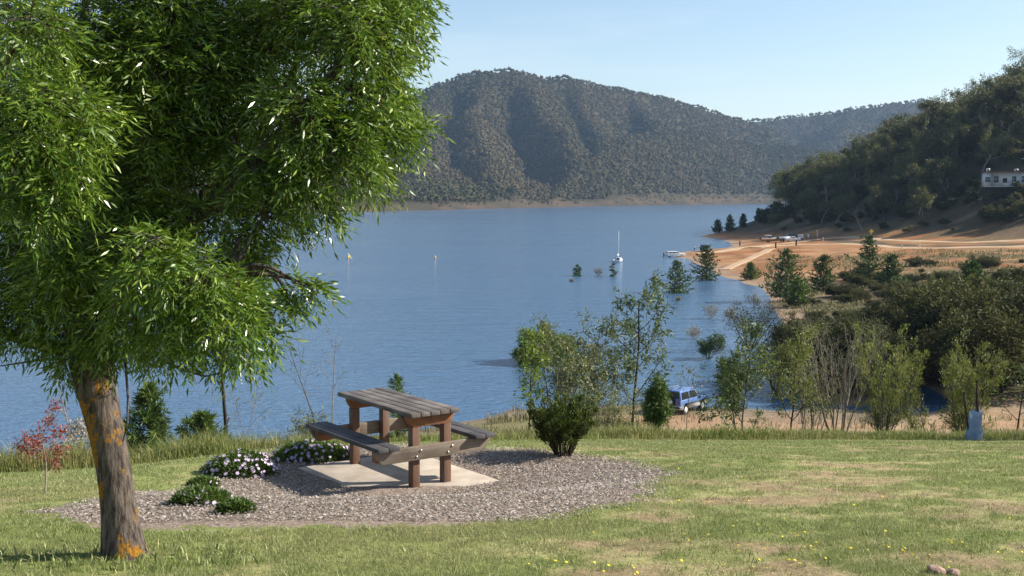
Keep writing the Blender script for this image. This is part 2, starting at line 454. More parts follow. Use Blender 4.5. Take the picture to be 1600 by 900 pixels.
md_[sel] = mulch_d(GX.ravel()[sel], GY.ravel()[sel])
at2 = go.data.attributes.new('mulch', 'FLOAT', 'POINT'); at2.data.foreach_set('value', md_.astype(np.float32))

wb = MB().add([[-2400, 20, 0], [2400, 20, 0], [2400, 4150, 0], [-2400, 4150, 0]], [[0, 1, 2, 3]])
wo = wb.build('lake_water', M['water']); wo['kind'] = 'structure'

# dirt tracks across the slope on the right
def m_track():
    t = NT('dirt track'); p = t.pos()
    n = t.noise(p, .35, 5, .6); n2 = t.noise(p, 3, 4)
    col = t.mix(t.ramp(n, .3, .7), (.50, .37, .25), (.40, .26, .15))
    return t.done(t.principled(t.mix(1., col, t.ramp(n2, .2, .8, .8, 1.2), 'MULTIPLY'), .95, .1))
M['track'] = m_track()
def track(pxs, w):
    pts = [ground(a, b).xy for a, b in pxs]
    P2 = []
    for i in range(len(pts) - 1):
        for k in range(10): P2.append(pts[i].lerp(pts[i + 1], k / 10))
    P2.append(pts[-1]); P2 = np.array([tuple(p) for p in P2])
    for _ in range(12): P2[1:-1] = (P2[:-2] + 2 * P2[1:-1] + P2[2:]) / 4
    t = np.gradient(P2, axis=0); t /= np.linalg.norm(t, axis=1, keepdims=True)
    nn = np.c_[-t[:, 1], t[:, 0]]
    s = np.linspace(-1, 1, 9)
    ww = w / 2 * (1 + .25 * (fbm(np.arange(len(P2)) / 6, np.zeros(len(P2)), 71, 3) - .5))
    X = P2[:, 0:1] + nn[:, 0:1] * s * ww[:, None]; Y = P2[:, 1:2] + nn[:, 1:2] * s * ww[:, None]
    Z = H(X, Y) + .10 - .25 * (np.abs(s)[None] > .9)
    o = grid_mesh('dirt_track', X, Y, Z, M['track']); o['kind'] = 'structure'
    if o.data.polygons[0].normal.z < 0: o.data.flip_normals()
track([(1085, 397), (1130, 393), (1180, 385), (1250, 377), (1310, 371), (1360, 372), (1420, 377), (1500, 379), (1560, 377), (1640, 373)], 5.5)
track([(1180, 387), (1250, 382), (1320, 381), (1370, 384), (1410, 388), (1480, 388), (1560, 386), (1640, 383)], 5.)
track([(1205, 389), (1185, 398), (1160, 409), (1132, 422)], 3.)

# ================================================================ MOUNTAINS
M['hill_soil'] = m_plain('hill soil', (.062, .052, .032), (.042, .038, .025), .02, .95, .05)
def m_forest():
    t = NT('distant gum forest'); p = t.pos()
    r = t.rand()
    n = t.noise(p, .055, 3, .6); n2 = t.noise(p, .006, 4, .6)
    col = t.mix(t.ramp(n, .32, .68), (.045, .053, .022), (.092, .077, .036))
    col = t.mix(t.ramp(n2, .42, .62, 0, .75), col, (.122, .090, .046))
    col = t.mix(1., col, t.ramp(r, 0, 1, .8, 1.2), 'MULTIPLY')
    return t.done(t.principled(col, .8, .1))
M['forest'] = m_forest()
def m_shore():
    t = NT('far shore'); p = t.pos()
    n = t.noise(p, .02, 4, .65)
    return t.done(t.principled(t.mix(t.ramp(n, .4, .6), (.085, .062, .044), (.05, .044, .03)), .95, .05))
M['shore'] = m_shore()
def _rp(pts, tree=9.):
    out = []
    for px, row, d in pts:
        q = at(px, row, d); out.append((q.x, q.y, q.z - tree))
    return np.array(out)
RIDGES = [_rp(p) for p in [
    [(-500, 255, 1500), (-100, 235, 1700), (200, 235, 1800), (420, 225, 1950), (520, 198, 2080), (600, 165, 2200), (640, 147, 2240), (680, 133, 2270), (705, 121, 2290), (725, 115, 2300), (760, 112, 2330), (785, 106, 2340), (805, 103, 2350), (830, 107, 2380), (858, 118, 2400), (880, 116, 2430), (905, 121, 2460), (960, 133, 2550), (1000, 141, 2600), (1060, 152, 2680), (1100, 163, 2720), (1200, 195, 2800)],
    [(1128, 149, 2250), (1090, 160, 2200), (1050, 174, 2130), (1000, 198, 2040), (960, 222, 1950), (925, 246, 1850), (895, 268, 1760), (872, 288, 1660), (855, 305, 1560)],
    [(1128, 149, 2250), (1145, 152, 2280), (1170, 161, 2310), (1200, 171, 2350), (1245, 180, 2400), (1300, 192, 2440), (1370, 206, 2480), (1500, 230, 2550), (1700, 250, 2700)],
    [(560, 180, 2130), (548, 240, 1700), (540, 300, 1250)],
    [(690, 127, 2270), (668, 180, 2000), (655, 235, 1680), (642, 285, 1420), (636, 312, 1270)],
    [(765, 111, 2335), (748, 165, 2080), (742, 215, 1830), (758, 265, 1580), (775, 305, 1430)],
    [(825, 108, 2375), (845, 150, 2200), (878, 195, 2000), (897, 238, 1815)],
    [(790, 285, 1500), (830, 300, 1480)],
    [(890, 118, 2440), (902, 155, 2320), (926, 190, 2190), (948, 214, 2090)],
    [(985, 138, 2580), (1000, 165, 2460), (1022, 184, 2360)],
    [(985, 205, 2010), (982, 240, 1890), (996, 280, 1740), (1012, 306, 1640)],
    [(1060, 170, 2150), (1066, 205, 2050), (1084, 252, 1930), (1112, 302, 1790)],
    [(1128, 150, 2250), (1138, 200, 2140), (1160, 250, 2030), (1192, 298, 1930)],
    [(1195, 169, 2340), (1212, 215, 2230), (1242, 262, 2120), (1272, 300, 2010)],
    [(1290, 190, 2430), (1308, 235, 2320), (1332, 282, 2200)]]]
_cp, _cr, _cd = zip((-500, 255, 1500), (-100, 235, 1700), (200, 235, 1800), (420, 225, 1950), (520, 198, 2080))
for _px in range(-470, 500, 88):      # the spurs that run on behind the ash tree
    _r, _d = np.interp(_px, _cp, _cr), np.interp(_px, _cp, _cd); _e = np.interp(_px, [-700, 300, 560], [900, 980, 1080])
    RIDGES.append(_rp([(_px, _r, _d), (_px - 12, _r * .6 + 305 * .4, _d * .6 + _e * .4), (_px + 4, _r * .3 + 308 * .7, _d * .3 + _e * .7), (_px + 18, 312, _e + 120)]))
FAR = [_rp(p, 10) for p in [[(1020, 190, 3300), (1150, 186, 3350), (1220, 182, 3400), (1260, 177, 3400), (1300, 172, 3400), (1330, 167, 3400), (1370, 161, 3400), (1400, 157, 3400), (1425, 153, 3400), (1445, 153, 3400), (1470, 160, 3400), (1500, 166, 3400), (1600, 176, 3500), (1900, 200, 3700)],
    [(1330, 167, 3400), (1320, 210, 3000)], [(1440, 153, 3400), (1450, 210, 3000)]]]
def relief(x, y, ridges, fall, seed, sh=True):
    best = np.full(x.shape, -40.)
    wx = x + 50 * (fbm(x / 170, y / 170, seed, 3) - .5); wy = y + 50 * (fbm(x / 170, y / 170, seed + 1, 3) - .5)
    for k, rd in enumerate(ridges):
        for a, b in zip(rd[:-1], rd[1:]):
            dx, dy = b[0] - a[0], b[1] - a[1]
            qx, qy = (x, y) if False else (wx, wy)
            t = np.clip(((qx - a[0]) * dx + (qy - a[1]) * dy) / (dx * dx + dy * dy), 0, 1)
            d = np.hypot(qx - a[0] - t * dx, qy - a[1] - t * dy)
            h = a[2] + t * (b[2] - a[2]) - fall * (np.sqrt(d * d + 9 ** 2) - 9)
            m = np.clip(.5 + .5 * (best - h) / 5, 0, 1)
            best = best * m + h * (1 - m) + 5 * m * (1 - m)
    return best + 9 * (np.abs(fbm(x / 80, y / 110, seed + 4, 3) * 2 - 1) - .3) + 5 * (fbm(x / 26, y / 26, seed + 6, 2) - .5)
SHX, SHD = [-700, 300, 560, 700, 900, 1200, 1700], [900, 980, 1080, 1250, 1600, 2150, 2500]
cosf = math.cos(P) + .15 * math.sin(P)
def zA(px, D):
    x = (px - 800) / F / cosf * D; e = D - np.interp(px, SHX, SHD)
    z = relief(x, D, RIDGES, .92, 700)
    z = np.maximum(z, 2.5 + .10 * e)
    return x, np.where(e < 30, np.minimum(z, -1.5 + e * .14), np.minimum(z, 2.7 + (e - 30) * .42))
def zF(px, D):
    x = (px - 800) / F / cosf * D
    return x, np.maximum(relief(x, D, FAR, .34, 800), np.interp(D, [2450, 2700, 3300], [2, 30, 90]))
def mountain(name, fn, pxs, Ds, shore):
    PX, DD = np.meshgrid(pxs, np.linspace(0, 1, len(Ds)))
    base = np.interp(PX, SHX, SHD) if shore else 0
    D = base + np.array(Ds)[:, None] + 0 * PX
    X, Z = fn(PX, D)
    o = grid_mesh(name, X, D, Z, [M['hill_soil'], M['shore']]); o['kind'] = 'structure'
    if shore:
        me = o.data; nz = np.zeros(len(me.polygons), np.int32); rowi = np.arange(len(nz)) // (len(pxs) - 1)
        nz[np.array(Ds)[rowi] < 42] = 1; me.polygons.foreach_set('material_index', nz)
mountain('mountain', zA, np.arange(-500, 1660, 6.), list(np.arange(-20, 60, 10.)) + list(np.arange(60, 1650, 20.)), True)
mountain('far_hill', zF, np.arange(1000, 1900, 8.), list(np.arange(2450, 3800, 25.)), False)
def forest(fn, ntree, pxr, dr, shore, seed, scale=1.):
    r = np.random.default_rng(seed)
    q = pxr[0] + (pxr[1] - pxr[0]) * r.uniform(0, 1, ntree) ** .85; D = r.uniform(*dr, ntree) + (np.interp(q, SHX, SHD) if shore else 0)
    x, z = fn(q, D)
    e = D - np.interp(q, SHX, SHD)
    dens = np.where(shore & (e < 62), np.clip((fbm(x / 40, D / 25, 5, 2) - .38) * 4, .08, .8), 1.)
    k = (r.uniform(0, 1, ntree) < dens) & (z > 1.2)
    x, y, z, e = x[k], D[k], z[k], e[k]; ntree = len(x)
    sp = fbm(x / 90, y / 90, seed + 2, 3)
    s = r.uniform(.55, 1.2, ntree) * (.62 + .42 * sp) * scale; s = s * np.where(shore & (e < 62), .45, 1)
    nl = 22
    c = rvec(ntree * nl, r).reshape(ntree, nl, 3); c[..., 2] = np.abs(c[..., 2]) * 1.1 - .1
    c = c * r.uniform(.6, 1, (ntree, nl, 1))
    ctr = np.stack([x, y, z + 4.3 * s], -1)[:, None] + c * (np.array([4.9, 4.9, 6.4]) * s[:, None])[:, None]
    B = ctr.reshape(-1, 3)
    nor = nrm(c.reshape(-1, 3) + .25 * rvec(ntree * nl, r))
    a = nrm(np.cross(nor, rvec(len(B), r))); b = np.cross(nor, a)
    h = r.uniform(1.0, 2.1, (len(B), 1)) * np.repeat(s, nl)[:, None]
    v = np.stack([B - a * h - b * h * .7, B + a * h - b * h * .5, B + a * h * .6 + b * h, B - a * h * .8 + b * h * .7], 1)
    f = MB().add(v.reshape(-1, 3), np.arange(len(v) * 4).reshape(-1, 4)).build('distant_forest', M['forest']); f['kind'] = 'stuff'
forest(zA, 50000, (455, 1430), (30, 1250), True, 901, .86)
forest(zA, 16000, (-480, 460), (30, 1050), True, 903, 1.15)
forest(zF, 6000, (1150, 1600), (2480, 3450), False, 902, 1.1)

# ================================================================ PLANTS
def rot_to(d, ang, az):
    d = nrm(np.asarray(d, float)); ref = np.array([0, 0, 1.]) if abs(d[2]) < .95 else np.array([1., 0, 0])
    u = nrm(np.cross(d, ref)); w = np.cross(d, u)
    return d * math.cos(ang) + (u * math.cos(az) + w * math.sin(az)) * math.sin(ang)
def skel(r, p, d, L, rad, lv, c, tubes, twigs):
    n = c['seg'][lv]; p = np.array(p, float); d = nrm(np.array(d, float)); pts = [p.copy()]
    for i in range(n):
        d = nrm(d + c['wan'][lv] * r.normal(size=3) + np.array([0, 0, c['up'][lv]]))
        p = p + d * L / n; pts.append(p.copy())
    pts = np.array(pts); rr = np.linspace(rad, rad * c.get('taper', .35), n + 1)
    tubes.append((pts, rr, lv))
    if lv == c['last']: twigs.append(pts); return
    nb = c['nb'][lv]; lo = c['lo'][lv]; az0 = r.uniform(0, 6.28)
    for k in range(nb):
        t = lo + (1 - lo) * (k + r.uniform(.1, .9)) / nb
        i = min(int(t * n), n - 1); f = t * n - i
        q = pts[i] * (1 - f) + pts[i + 1] * f
        dd = rot_to(pts[i + 1] - pts[i], R(c['ang'][lv]) * r.uniform(.75, 1.25), az0 + 2.4 * k + r.uniform(-.4, .4))
        skel(r, q, dd, L * c['rat'][lv] * (1 - c['api'][lv] * (t - lo) / (1 - lo + 1e-6)) * r.uniform(.75, 1.25), np.interp(t, [0, 1], [rr[0], rr[-1]]) * c.get('rr', .55), lv + 1, c, tubes, twigs)
    twigs.append(pts[-max(2, n // 3 + 1):])
def foliage(mb, twigs, c, r):
    k = c['n']
    if not k: return
    for tw in twigs:
        m = max(1, int(k * r.uniform(.5, 1.4)))
        t = r.uniform(c.get('t0', .2), 1.02, m) * (len(tw) - 1)
        i = np.minimum(t.astype(int), len(tw) - 2); f = (t - i)[:, None]
        B = tw[i] * (1 - f) + tw[i + 1] * f
        tg = nrm(tw[i + 1] - tw[i])
        B = B + r.normal(size=(m, 3)) * c['sig']
        D = tg * c.get('along', .6) + rvec(m, r) * c.get('rand', .8) + np.array([0, 0, -c.get('droop', .2)])
        leaves(mb, B, D, c['len'] * r.uniform(.6, 1.3, m), c['wid'] * r.uniform(.7, 1.2, m), r)
def plant(name, label, cat, loc, c, seed, bark, leaf, group=None, parts=('trunk', 'crown'), lean=(0, 0), tubemin=0.):
    r = np.random.default_rng(seed)
    t = thing(name, label, cat, loc, 0, group)
    tubes, twigs = [], []
    ns = c.get('stems', 1)
    for s in range(ns):
        if ns == 1: d, p = (lean[0], lean[1], 1), (0, 0, -.05)
        else:
            a = 2.4 * s + r.uniform(-.4, .4); sp = R(c['spread']) * math.sqrt((s + .5) / ns) * r.uniform(.7, 1.2)
            d = (math.sin(sp) * math.cos(a) + lean[0], math.sin(sp) * math.sin(a) + lean[1], math.cos(sp)); p = (.05 * c['h'] * math.cos(a) * c.get('bw', .4), .05 * c['h'] * math.sin(a) * c.get('bw', .4), -.05)
        skel(r, p, d, c['L'] * c['h'] * (1 if ns == 1 else r.uniform(.7, 1.1)), c['r'] * c['h'], 0, c, tubes, twigs)
    tb = MB()
    for pts, rr, lv in tubes:
        if rr[0] >= tubemin: tb.tube(pts, np.maximum(rr, c.get('rmin', .0025)), 7 if lv == 0 else (5 if lv == 1 else 3), cap=False)
    if tb.n: tb.build(parts[0], bark, t, smooth=True)
    lb = MB(); foliage(lb, twigs, c, r)
    if lb.n: lb.build(parts[1], leaf, t)
    return t
def S(**k):
    d = dict(seg=[8, 5, 4], wan=[.06, .12, .15], up=[.03, .06, .02], nb=[9, 5], lo=[.3, .25], ang=[45, 42], rat=[.42, .5], api=[.55, .3], last=2, L=.95, r=.012, n=12, sig=.05, len=.1, wid=.02)
    d.update(k); return d
def GUM(h, dens=1.):
    return S(h=h, L=.62, r=.02, nb=[7, 6], lo=[.38, .3], ang=[46, 44], rat=[.72, .48], api=[.35, .2], up=[.03, .05, -.02], wan=[.10, .16, .2], n=int(78 * dens), sig=.045 * h * .6, len=.55, wid=.30, droop=.4, rand=1., taper=.4, rmin=.03)
def pine(name, label, loc, h, w, seed, leaf='pine_leaf', group=None, gap=.2, nw=15, tuft=.34, n_t=26, base=.04, nar=.28):
    """a conifer: straight stem, whorls of up-curved branches, needle tufts along them"""
    r = np.random.default_rng(seed); t = thing(name, label, 'conifer', loc, 0, group)
    tb = MB(); tb.tube([(0, 0, -.3), (.01 * h, 0, .5 * h), (0, 0, h)], [.022 * h, .014 * h, .004 * h], 7)
    lb = MB()
    for k in range(nw):
        f = base + (1 - base) * (k + .3) / nw
        ln = w / 2 * (1 - f) ** .8 * r.uniform(.72, 1.2) * (.72 + .28 * min(1, f / .15)) + .03 * h
        m = int(5 + 3 * (1 - f))
        for b in range(m):
            if r.uniform() < gap * .6: continue
            a = 2.4 * k + b * 6.283 / m + r.uniform(-.35, .35); l = ln * r.uniform(.5, 1.22) * (1 + .18 * math.cos(a + seed))
            s = np.linspace(0, 1, 5)[:, None]
            d = np.array([math.cos(a), math.sin(a), 0]); up = r.uniform(.10, .34) + .5 * f
            pts = np.array([0, 0, f * h + r.uniform(-.02, .02) * h]) + d * l * s + np.array([0, 0, 1]) * l * (up * s ** 1.6 - .10 * s)
            tb.tube(pts, np.linspace(.007 * h, .002 * h, 5), 3, cap=False)
            q = int(n_t * (.35 + l / (w / 2)))
            tt = r.uniform(.12, 1.05, q); i = np.minimum((tt * 4).astype(int), 3); ff = (tt * 4 - i)[:, None]
            B = pts[i] * (1 - ff) + pts[i + 1] * ff + r.normal(size=(q, 3)) * .05 * tuft
            D = d * .8 + np.array([0, 0, .45]) + rvec(q, r) * .9
            leaves(lb, B, D, tuft * r.uniform(.6, 1.2, q), tuft * nar, r)
    q = 40; leaves(lb, np.c_[r.normal(size=(q, 2)) * .008 * h, r.uniform(.86, 1.0, q) * h], rvec(q, r) * .6 + np.array([0, 0, .9]), tuft * .8, tuft * .25, r)
    tb.build('trunk', M['bark_dark'], t, smooth=True); lb.build('crown', M[leaf], t)
    return t
def on(px, d, dz=0.):
    x = xpx(px, d); return (x, d, Hs(x, d) + dz)

# ---- conifers standing in and beside the water
def pine_px(px, rowb, rowt, wpx, label, seed, z=0., **k):
    q = at_z(px, rowb, z) if z is not None else ground(px, rowb)
    d = q.y; h = (rowb - rowt) / F * d * 1.04; w = wpx / F * d * 1.22
    return pine('pine_tree', label, (q.x, q.y, Hs(q.x, q.y) if z is None else min(-.02, Hs(q.x, q.y))), h + (0 if z is None else -min(0, Hs(q.x, q.y))), w, seed, **k)
GP = 'pines along the flooded shore'
pine_px(1057, 457, 410, 52, 'dark pine standing alone in the lake beyond the blue car', 1, group=GP, tuft=.55, base=.05, gap=.1)
pine_px(1104, 438, 387, 50, 'dark pine with its foot in the lake in front of the orange dirt spit', 2, group=GP, tuft=.6, gap=.1)
pine_px(1228, 470, 394, 72, 'broad dark pine at the water edge, largest of the shore pines', 3, z=None, group=GP, tuft=.65, gap=0, nw=16)
pine_px(1286, 456, 402, 48, 'narrow dark pine just right of the largest shore pine', 4, z=None, group=GP, tuft=.6, gap=.1)
pine_px(1357, 441, 372, 54, 'tall pine below the yellow diamond sign', 5, z=None, group=GP, tuft=.65, gap=.25)
pine_px(1393, 452, 402, 50, 'bushy pine right of the tall pine below the yellow sign', 6, z=None, group=GP, tuft=.6, gap=.1)
pine_px(1246, 478, 436, 40, 'low green pine in front of the largest shore pine', 7, z=None, group=GP, tuft=.5, gap=0, leaf='pine_lime')
pine_px(902, 431, 415, 17, 'small conifer top poking out of open water left of the sailboat', 8, group='conifer tops in open water', tuft=.5, nw=8)
pine_px(958, 432, 412, 14, 'thin conifer top in the water below the sailboat', 9, group='conifer tops in open water', tuft=.45, nw=7, gap=.4)
for i, (a, b, c, w, l) in enumerate([(1121, 364, 345, 17, 'small dark conifer at the tip of the wooded point'), (1140, 362, 338, 15, 'second small conifer on the wooded point, taller than its neighbour'), (1161, 355, 336, 11, 'slim conifer on the shore between the point and the wood'),
                                     (1185, 345, 328, 10, 'tiny conifer at the lake edge of the wood'), (1212, 338, 318, 13, 'small conifer against the lake at the foot of the wood')]):
    pine_px(a, b, c, w, l, 30 + i, z=None, group='small conifers on the wooded point', tuft=.9, nw=9, gap=.05)
pine_px(1172, 437, 413, 25, 'round green bush pine at the foot of the orange slope', 14, z=None, group=GP, tuft=.55, leaf='pine_lime', nw=9, gap=0)

# ---- the wood on the headland
gums = []
for i in range(6):
    gums.append(plant('gum_tree', 'dark gum tree in the dense wood on the headland hill', 'gum tree', (0, 0, 0), GUM([17, 19, 15, 18, 14, 20][i], [1.15, 1., 1.2, .9, 1.1, 1.][i]), 60 + i,
                      M['bark_pale'] if i % 3 else M['bark_dark'], M['gum_leaf'] if i % 3 != 1 else M['gum_light'], 'gum trees on the wooded headland', tubemin=.05))
r = np.random.default_rng(11)
spots = []; tries = 0
while len(spots) < 285 and tries < 20000:
    tries += 1
    d = r.uniform(318, 600); px = r.uniform(1228, 1660)
    x = xpx(px, d, 250); ss = (x - 88) * .939 + (d - 446) * .344; tt = (x - 88) * .344 - (d - 446) * .939
    if ss < 4 or ss > 178 or tt > 140: continue
    if 128 < x < 185 and 326 < d < 362: continue                # the house
    if float(sdist(np.array([x]), np.array([d]), LAND)[0]) < 5: continue
    if x > 134 and d < 345: continue
    if any((x - a) ** 2 + (d - b) ** 2 < 6.4 ** 2 for a, b, _ in spots): continue
    spots.append((x, d, ss))
for k, (x, d, ss) in enumerate(spots):
    i = k % 6
    o = gums[i] if k < 6 else copy_tree(gums[i])
    s = r.uniform(.72, 1.1) * (.72 if ss < 16 else 1)
    o.location = (x, d, Hs(x, d) - .2); o.rotation_euler = (0, 0, r.uniform(0, 6.28)); o.scale = (s * 1.08, s * 1.08, s)
o = plant('gum_tree', 'tall open gum tree standing above the wood at the upper right edge', 'gum tree', on(1588, 455), GUM(27, .8), 71, M['bark_pale'], M['gum_leaf'], 'gum trees on the wooded headland', tubemin=.05)
o = plant('gum_tree', 'round topped gum tree rising above the wood left of the tallest gum', 'gum tree', on(1522, 470), GUM(23, 1.1), 72, M['bark_pale'], M['gum_leaf'], 'gum trees on the wooded headland', tubemin=.05)
plant('dead_gum_tree', 'bare pale dead tree leaning in the front of the wood', 'dead tree', on(1342, 372), dict(GUM(11), n=0), 73, M['twig_pale'], None, lean=(-.35, 0), tubemin=.04)
SH_ = lambda h, **k: S(**{**dict(h=h, stems=9, spread=42, L=.85, r=.014, nb=[5, 4], lo=[.3, .2], n=24, sig=.05 * h, len=.3, wid=.14, rand=1., droop=.1, rmin=.01), **k})
us = [plant('understorey_shrub', 'dark scrub bush at the foot of the headland wood', 'shrub', (0, 0, 0), SH_(4.2, len=.45, wid=.24, n=13), 80 + i, M['bark_dark'], M['thicket_leaf'] if i else M['gum_light'], 'scrub bushes below the wood', ('stem', 'foliage'), tubemin=.2) for i in range(3)]
k = 0; tries = 0
while k < 170 and tries < 9000:
    tries += 1
    d = r.uniform(290, 480); px = r.uniform(1190, 1640); x = xpx(px, d, 330)
    ss = (x - 88) * .939 + (d - 446) * .344; tt = (x - 88) * .344 - (d - 446) * .939
    if not (-5 < ss < (60 if tt > 60 else 30)) or r.uniform() > .35 + ss / 20: continue
    if float(sdist(np.array([x]), np.array([d]), LAND)[0]) < 3 or Hs(x, d) < .5: continue
    o = us[k % 3] if k < 3 else copy_tree(us[k % 3])
    s = r.uniform(.35, 1.0) * (.6 if ss < 4 else 1)
    o.location = (x, d, Hs(x, d) - .1); o.rotation_euler = (0, 0, r.uniform(0, 6.28)); o.scale = (s * 1.25, s * 1.25, s); k += 1
for px, d, h, l in [(1555, 322, 5.2, 'green bush on the bank below the white house, left one'), (1590, 318, 5.6, 'green bush on the bank below the white house at the frame edge'), (1530, 330, 4.4, 'bright green bush at the left end of the white house')]:
    plant('bank_shrub', l, 'shrub', on(px, d), SH_(h, len=.4, wid=.2, n=26), int(px), M['bark_dark'], M['thicket_olive'], 'bushes on the bank below the house', ('stem', 'foliage'), tubemin=.1)

# ---- thicket on the far bank of the inlet
th = []
for i in range(8):
    olive = i in (2, 5, 7)
    th.append(plant('thicket_shrub', 'olive bush in the thicket beyond the inlet' if olive else 'dark bush in the thicket beyond the inlet', 'shrub', (0, 0, 0),
                    SH_(5.5, stems=[10, 8, 12, 9, 11, 14, 10, 12][i], spread=[40, 46, 30, 44, 38, 26, 48, 34][i], n=36, len=.26, wid=.085, sig=.19, nb=[6, 4]), 120 + i, M['bark_dark'], M['thicket_olive'] if olive else M['thicket_leaf'],
                    'bushes of the thicket beyond the inlet', ('stem', 'foliage'), tubemin=.02))
lim = lambda px: np.interp(px, [1215, 1255, 1300, 1350, 1400, 1440, 1480, 1520, 1560, 1600, 1660], [500, 485, 482, 480, 462, 448, 428, 425, 432, 420, 410])
k = 0; tries = 0; used = {}
while k < 200 and tries < 5000:
    tries += 1
    d = r.uniform(96, 165) if k < 75 else (r.uniform(86.5, 112) if k < 110 else r.uniform(160, 225)); px = r.uniform(1214, 1665); x = xpx(px, d)
    sd = float(sdist(np.array([x]), np.array([d]), LAND)[0])
    if sd < .3: continue
    if 1412 < px < 1458 and d < 106: continue
    h = min(max(top_h(px, d, lim(px)) * r.uniform(.72, 1.0), 1.2), 8.6)
    if h < 1.5 and r.uniform() < .5: continue
    if k >= 110:
        if px < 1290 or (d > 195 and r.uniform() < .45): continue
        h = r.uniform(.9, 2.6)
    i = int(r.choice([2, 5, 7])) if (d > 128 and r.uniform() < .7) else int(r.choice([0, 1, 3, 4, 6, 2, 5, 7]))
    o = th[i] if i not in used else copy_tree(th[i]); used[i] = 1
    s = h / 5.5
    o.location = (x, d, Hs(x, d) - .1); o.rotation_euler = (0, 0, r.uniform(0, 6.28)); o.scale = (max(s, .5) * 1.12, max(s, .5) * 1.12, s)
    if k >= 110: o.location.z -= .12 * h; o.scale = (s * 1.7, s * 1.7, s)
    k += 1
for i in range(8):
    if i not in used: o = th[i]; o.location = on(1500 + 12 * i, 120 + 3 * i)
pine('pine_tree', 'dark conifer buried in the thicket above the tree guard', on(1513, 108), top_h(1513, 108, 412), 5.5, 140, group=GP, tuft=.6, gap=.1)
def shrub_px(name, px, d, row, label, seed, bark='bark_grey', leaf='grey_leaf', group=None, cat='shrub', z0=None, **k):
    x = xpx(px, d); z = Hs(x, d) if z0 is None else z0
    h = CZ - float(slope(row)) * d - z
    return plant(name, label, cat, (x, d, z), SH_(h, **k), seed, M[bark], M[leaf] if leaf else None, group, ('stem', 'foliage'))
shrub_px('waterside_shrub', 1170, 118, 468, 'grey twiggy bush standing in the shallows in front of the largest shore pine', 150, leaf='thicket_leaf', n=14, len=.2, wid=.07, z0=-.1)
shrub_px('waterside_shrub', 1146, 86, 556, 'dark green bush at the lake edge behind the upright young tree', 152, leaf='pine_leaf', n=22, len=.2, wid=.07, z0=.0, spread=30)
shrub_px('waterside_shrub', 1212, 92, 520, 'dark bush at the lake edge behind the feathery young tree', 153, leaf='thicket_leaf', n=22, len=.2, wid=.07, z0=.0, spread=34)
shrub_px('waterside_shrub', 1106, 112, 518, 'small dark drowned bush left of the grey twiggy bush', 151, leaf='pine_leaf', n=16, len=.2, wid=.07, z0=-.1)
GW = 'drowned bare bushes in the shallows'
for i, (px, row, rt, l, b) in enumerate([(935, 431, 416, 'bare reddish twig bush in the water left of the thin conifer top', 'bark_grey'), (1022, 437, 430, 'low reddish dead bush in open water near the lone lake pine', 'bark_grey'),
                                         (1110, 498, 472, 'pale bare twigs sticking out of the water below the lone lake pine', 'twig_pale'), (1085, 530, 508, 'faint bare twigs in the water left of the dark drowned bush', 'twig_pale'),
                                         (1140, 500, 480, 'pale twig bush in the shallows right of the bare twigs', 'twig_pale'), (1178, 480, 456, 'tallest bare bush in the shallows by the shore pines', 'bark_grey'), (1205, 490, 466, 'bare brown bush at the edge of the shallows', 'bark_grey'),
                                         (893, 440, 434, 'tiny brown stump bush in open water at the far left', 'bark_grey'), (1060, 470, 462, 'low drowned twigs just below the lone lake pine', 'bark_grey')]):
    q = at_z(px, row, 0); h = (row - rt) / F * q.y
    plant('drowned_shrub', l, 'bare shrub', (q.x, q.y, -.1), SH_(h * 1.1, stems=12, spread=50, n=2 if i != 1 else 8, len=.15, wid=.05, r=.009, rmin=.012), 160 + i, M[b], M['dry_leaf'], GW, ('stem', 'foliage'))

# ---- young trees on the bank below the lawn
def sap(px, d, rt, label, seed, leaf, bark='bark_grey', name='young_tree', cat='young tree', lean=(0, 0), group='young trees along the bank', **k):
    h = top_h(px, d, rt)
    return plant(name, label, cat, on(px, d), S(**{**dict(h=h), **k}), seed, M[bark], M[leaf] if leaf else None, group, lean=lean)
sap(984, 25.5, 452, 'tallest young wattle with a thin dark trunk, left of the blue car', 201, 'wattle_leaf', 'bark_dark', nb=[13, 6], lo=[.30, .25], ang=[52, 45], rat=[.34, .5], n=24, sig=.07, len=.125, wid=.036, droop=.45, api=[.45, .3], r=.0105)
sap(905, 25, 492, 'grey leaved young tree with several stems behind the spiky shrub', 202, 'grey_leaf', stems=4, spread=20, nb=[9, 5], ang=[38, 42], rat=[.38, .5], n=17, sig=.06, len=.10, wid=.03, droop=.4, L=.9, r=.009)
sap(868, 24, 512, 'grey green multi stemmed young tree in front of the round willow', 203, 'grey_leaf', 'twig_pale', stems=4, spread=22, nb=[8, 5], ang=[36, 42], rat=[.40, .5], n=18, sig=.06, len=.10, wid=.03, droop=.4, L=.9, r=.009)
sap(826, 23, 520, 'slender young tree with lime green leaves left of the spiky shrub', 204, 'lime_leaf', 'bark_dark', nb=[11, 4], ang=[34, 42], rat=[.26, .5], n=15, sig=.05, len=.10, wid=.035, lean=(-.05, 0), r=.008)
sap(939, 27, 545, 'thin young tree between the grey trees and the tallest wattle', 205, 'grey_leaf', 'bark_grey', stems=2, spread=16, nb=[8, 4], n=7, sig=.05, len=.10, wid=.025, r=.009)
sap(1072, 25, 565, 'spindly sapling with few leaves in front of the blue car', 206, 'grey_leaf', 'bark_grey', nb=[9, 3], n=3, sig=.04, len=.09, wid=.03, r=.006, lo=[.5, .3], rat=[.3, .5])
sap(1157, 27, 517, 'upright young tree with light leaves at the left end of the dirt track', 207, 'wattle_leaf', 'bark_grey', stems=2, spread=7, nb=[13, 5], lo=[.22, .25], ang=[42, 42], rat=[.27, .5], n=20, sig=.06, len=.11, wid=.036, r=.0085, droop=.3)
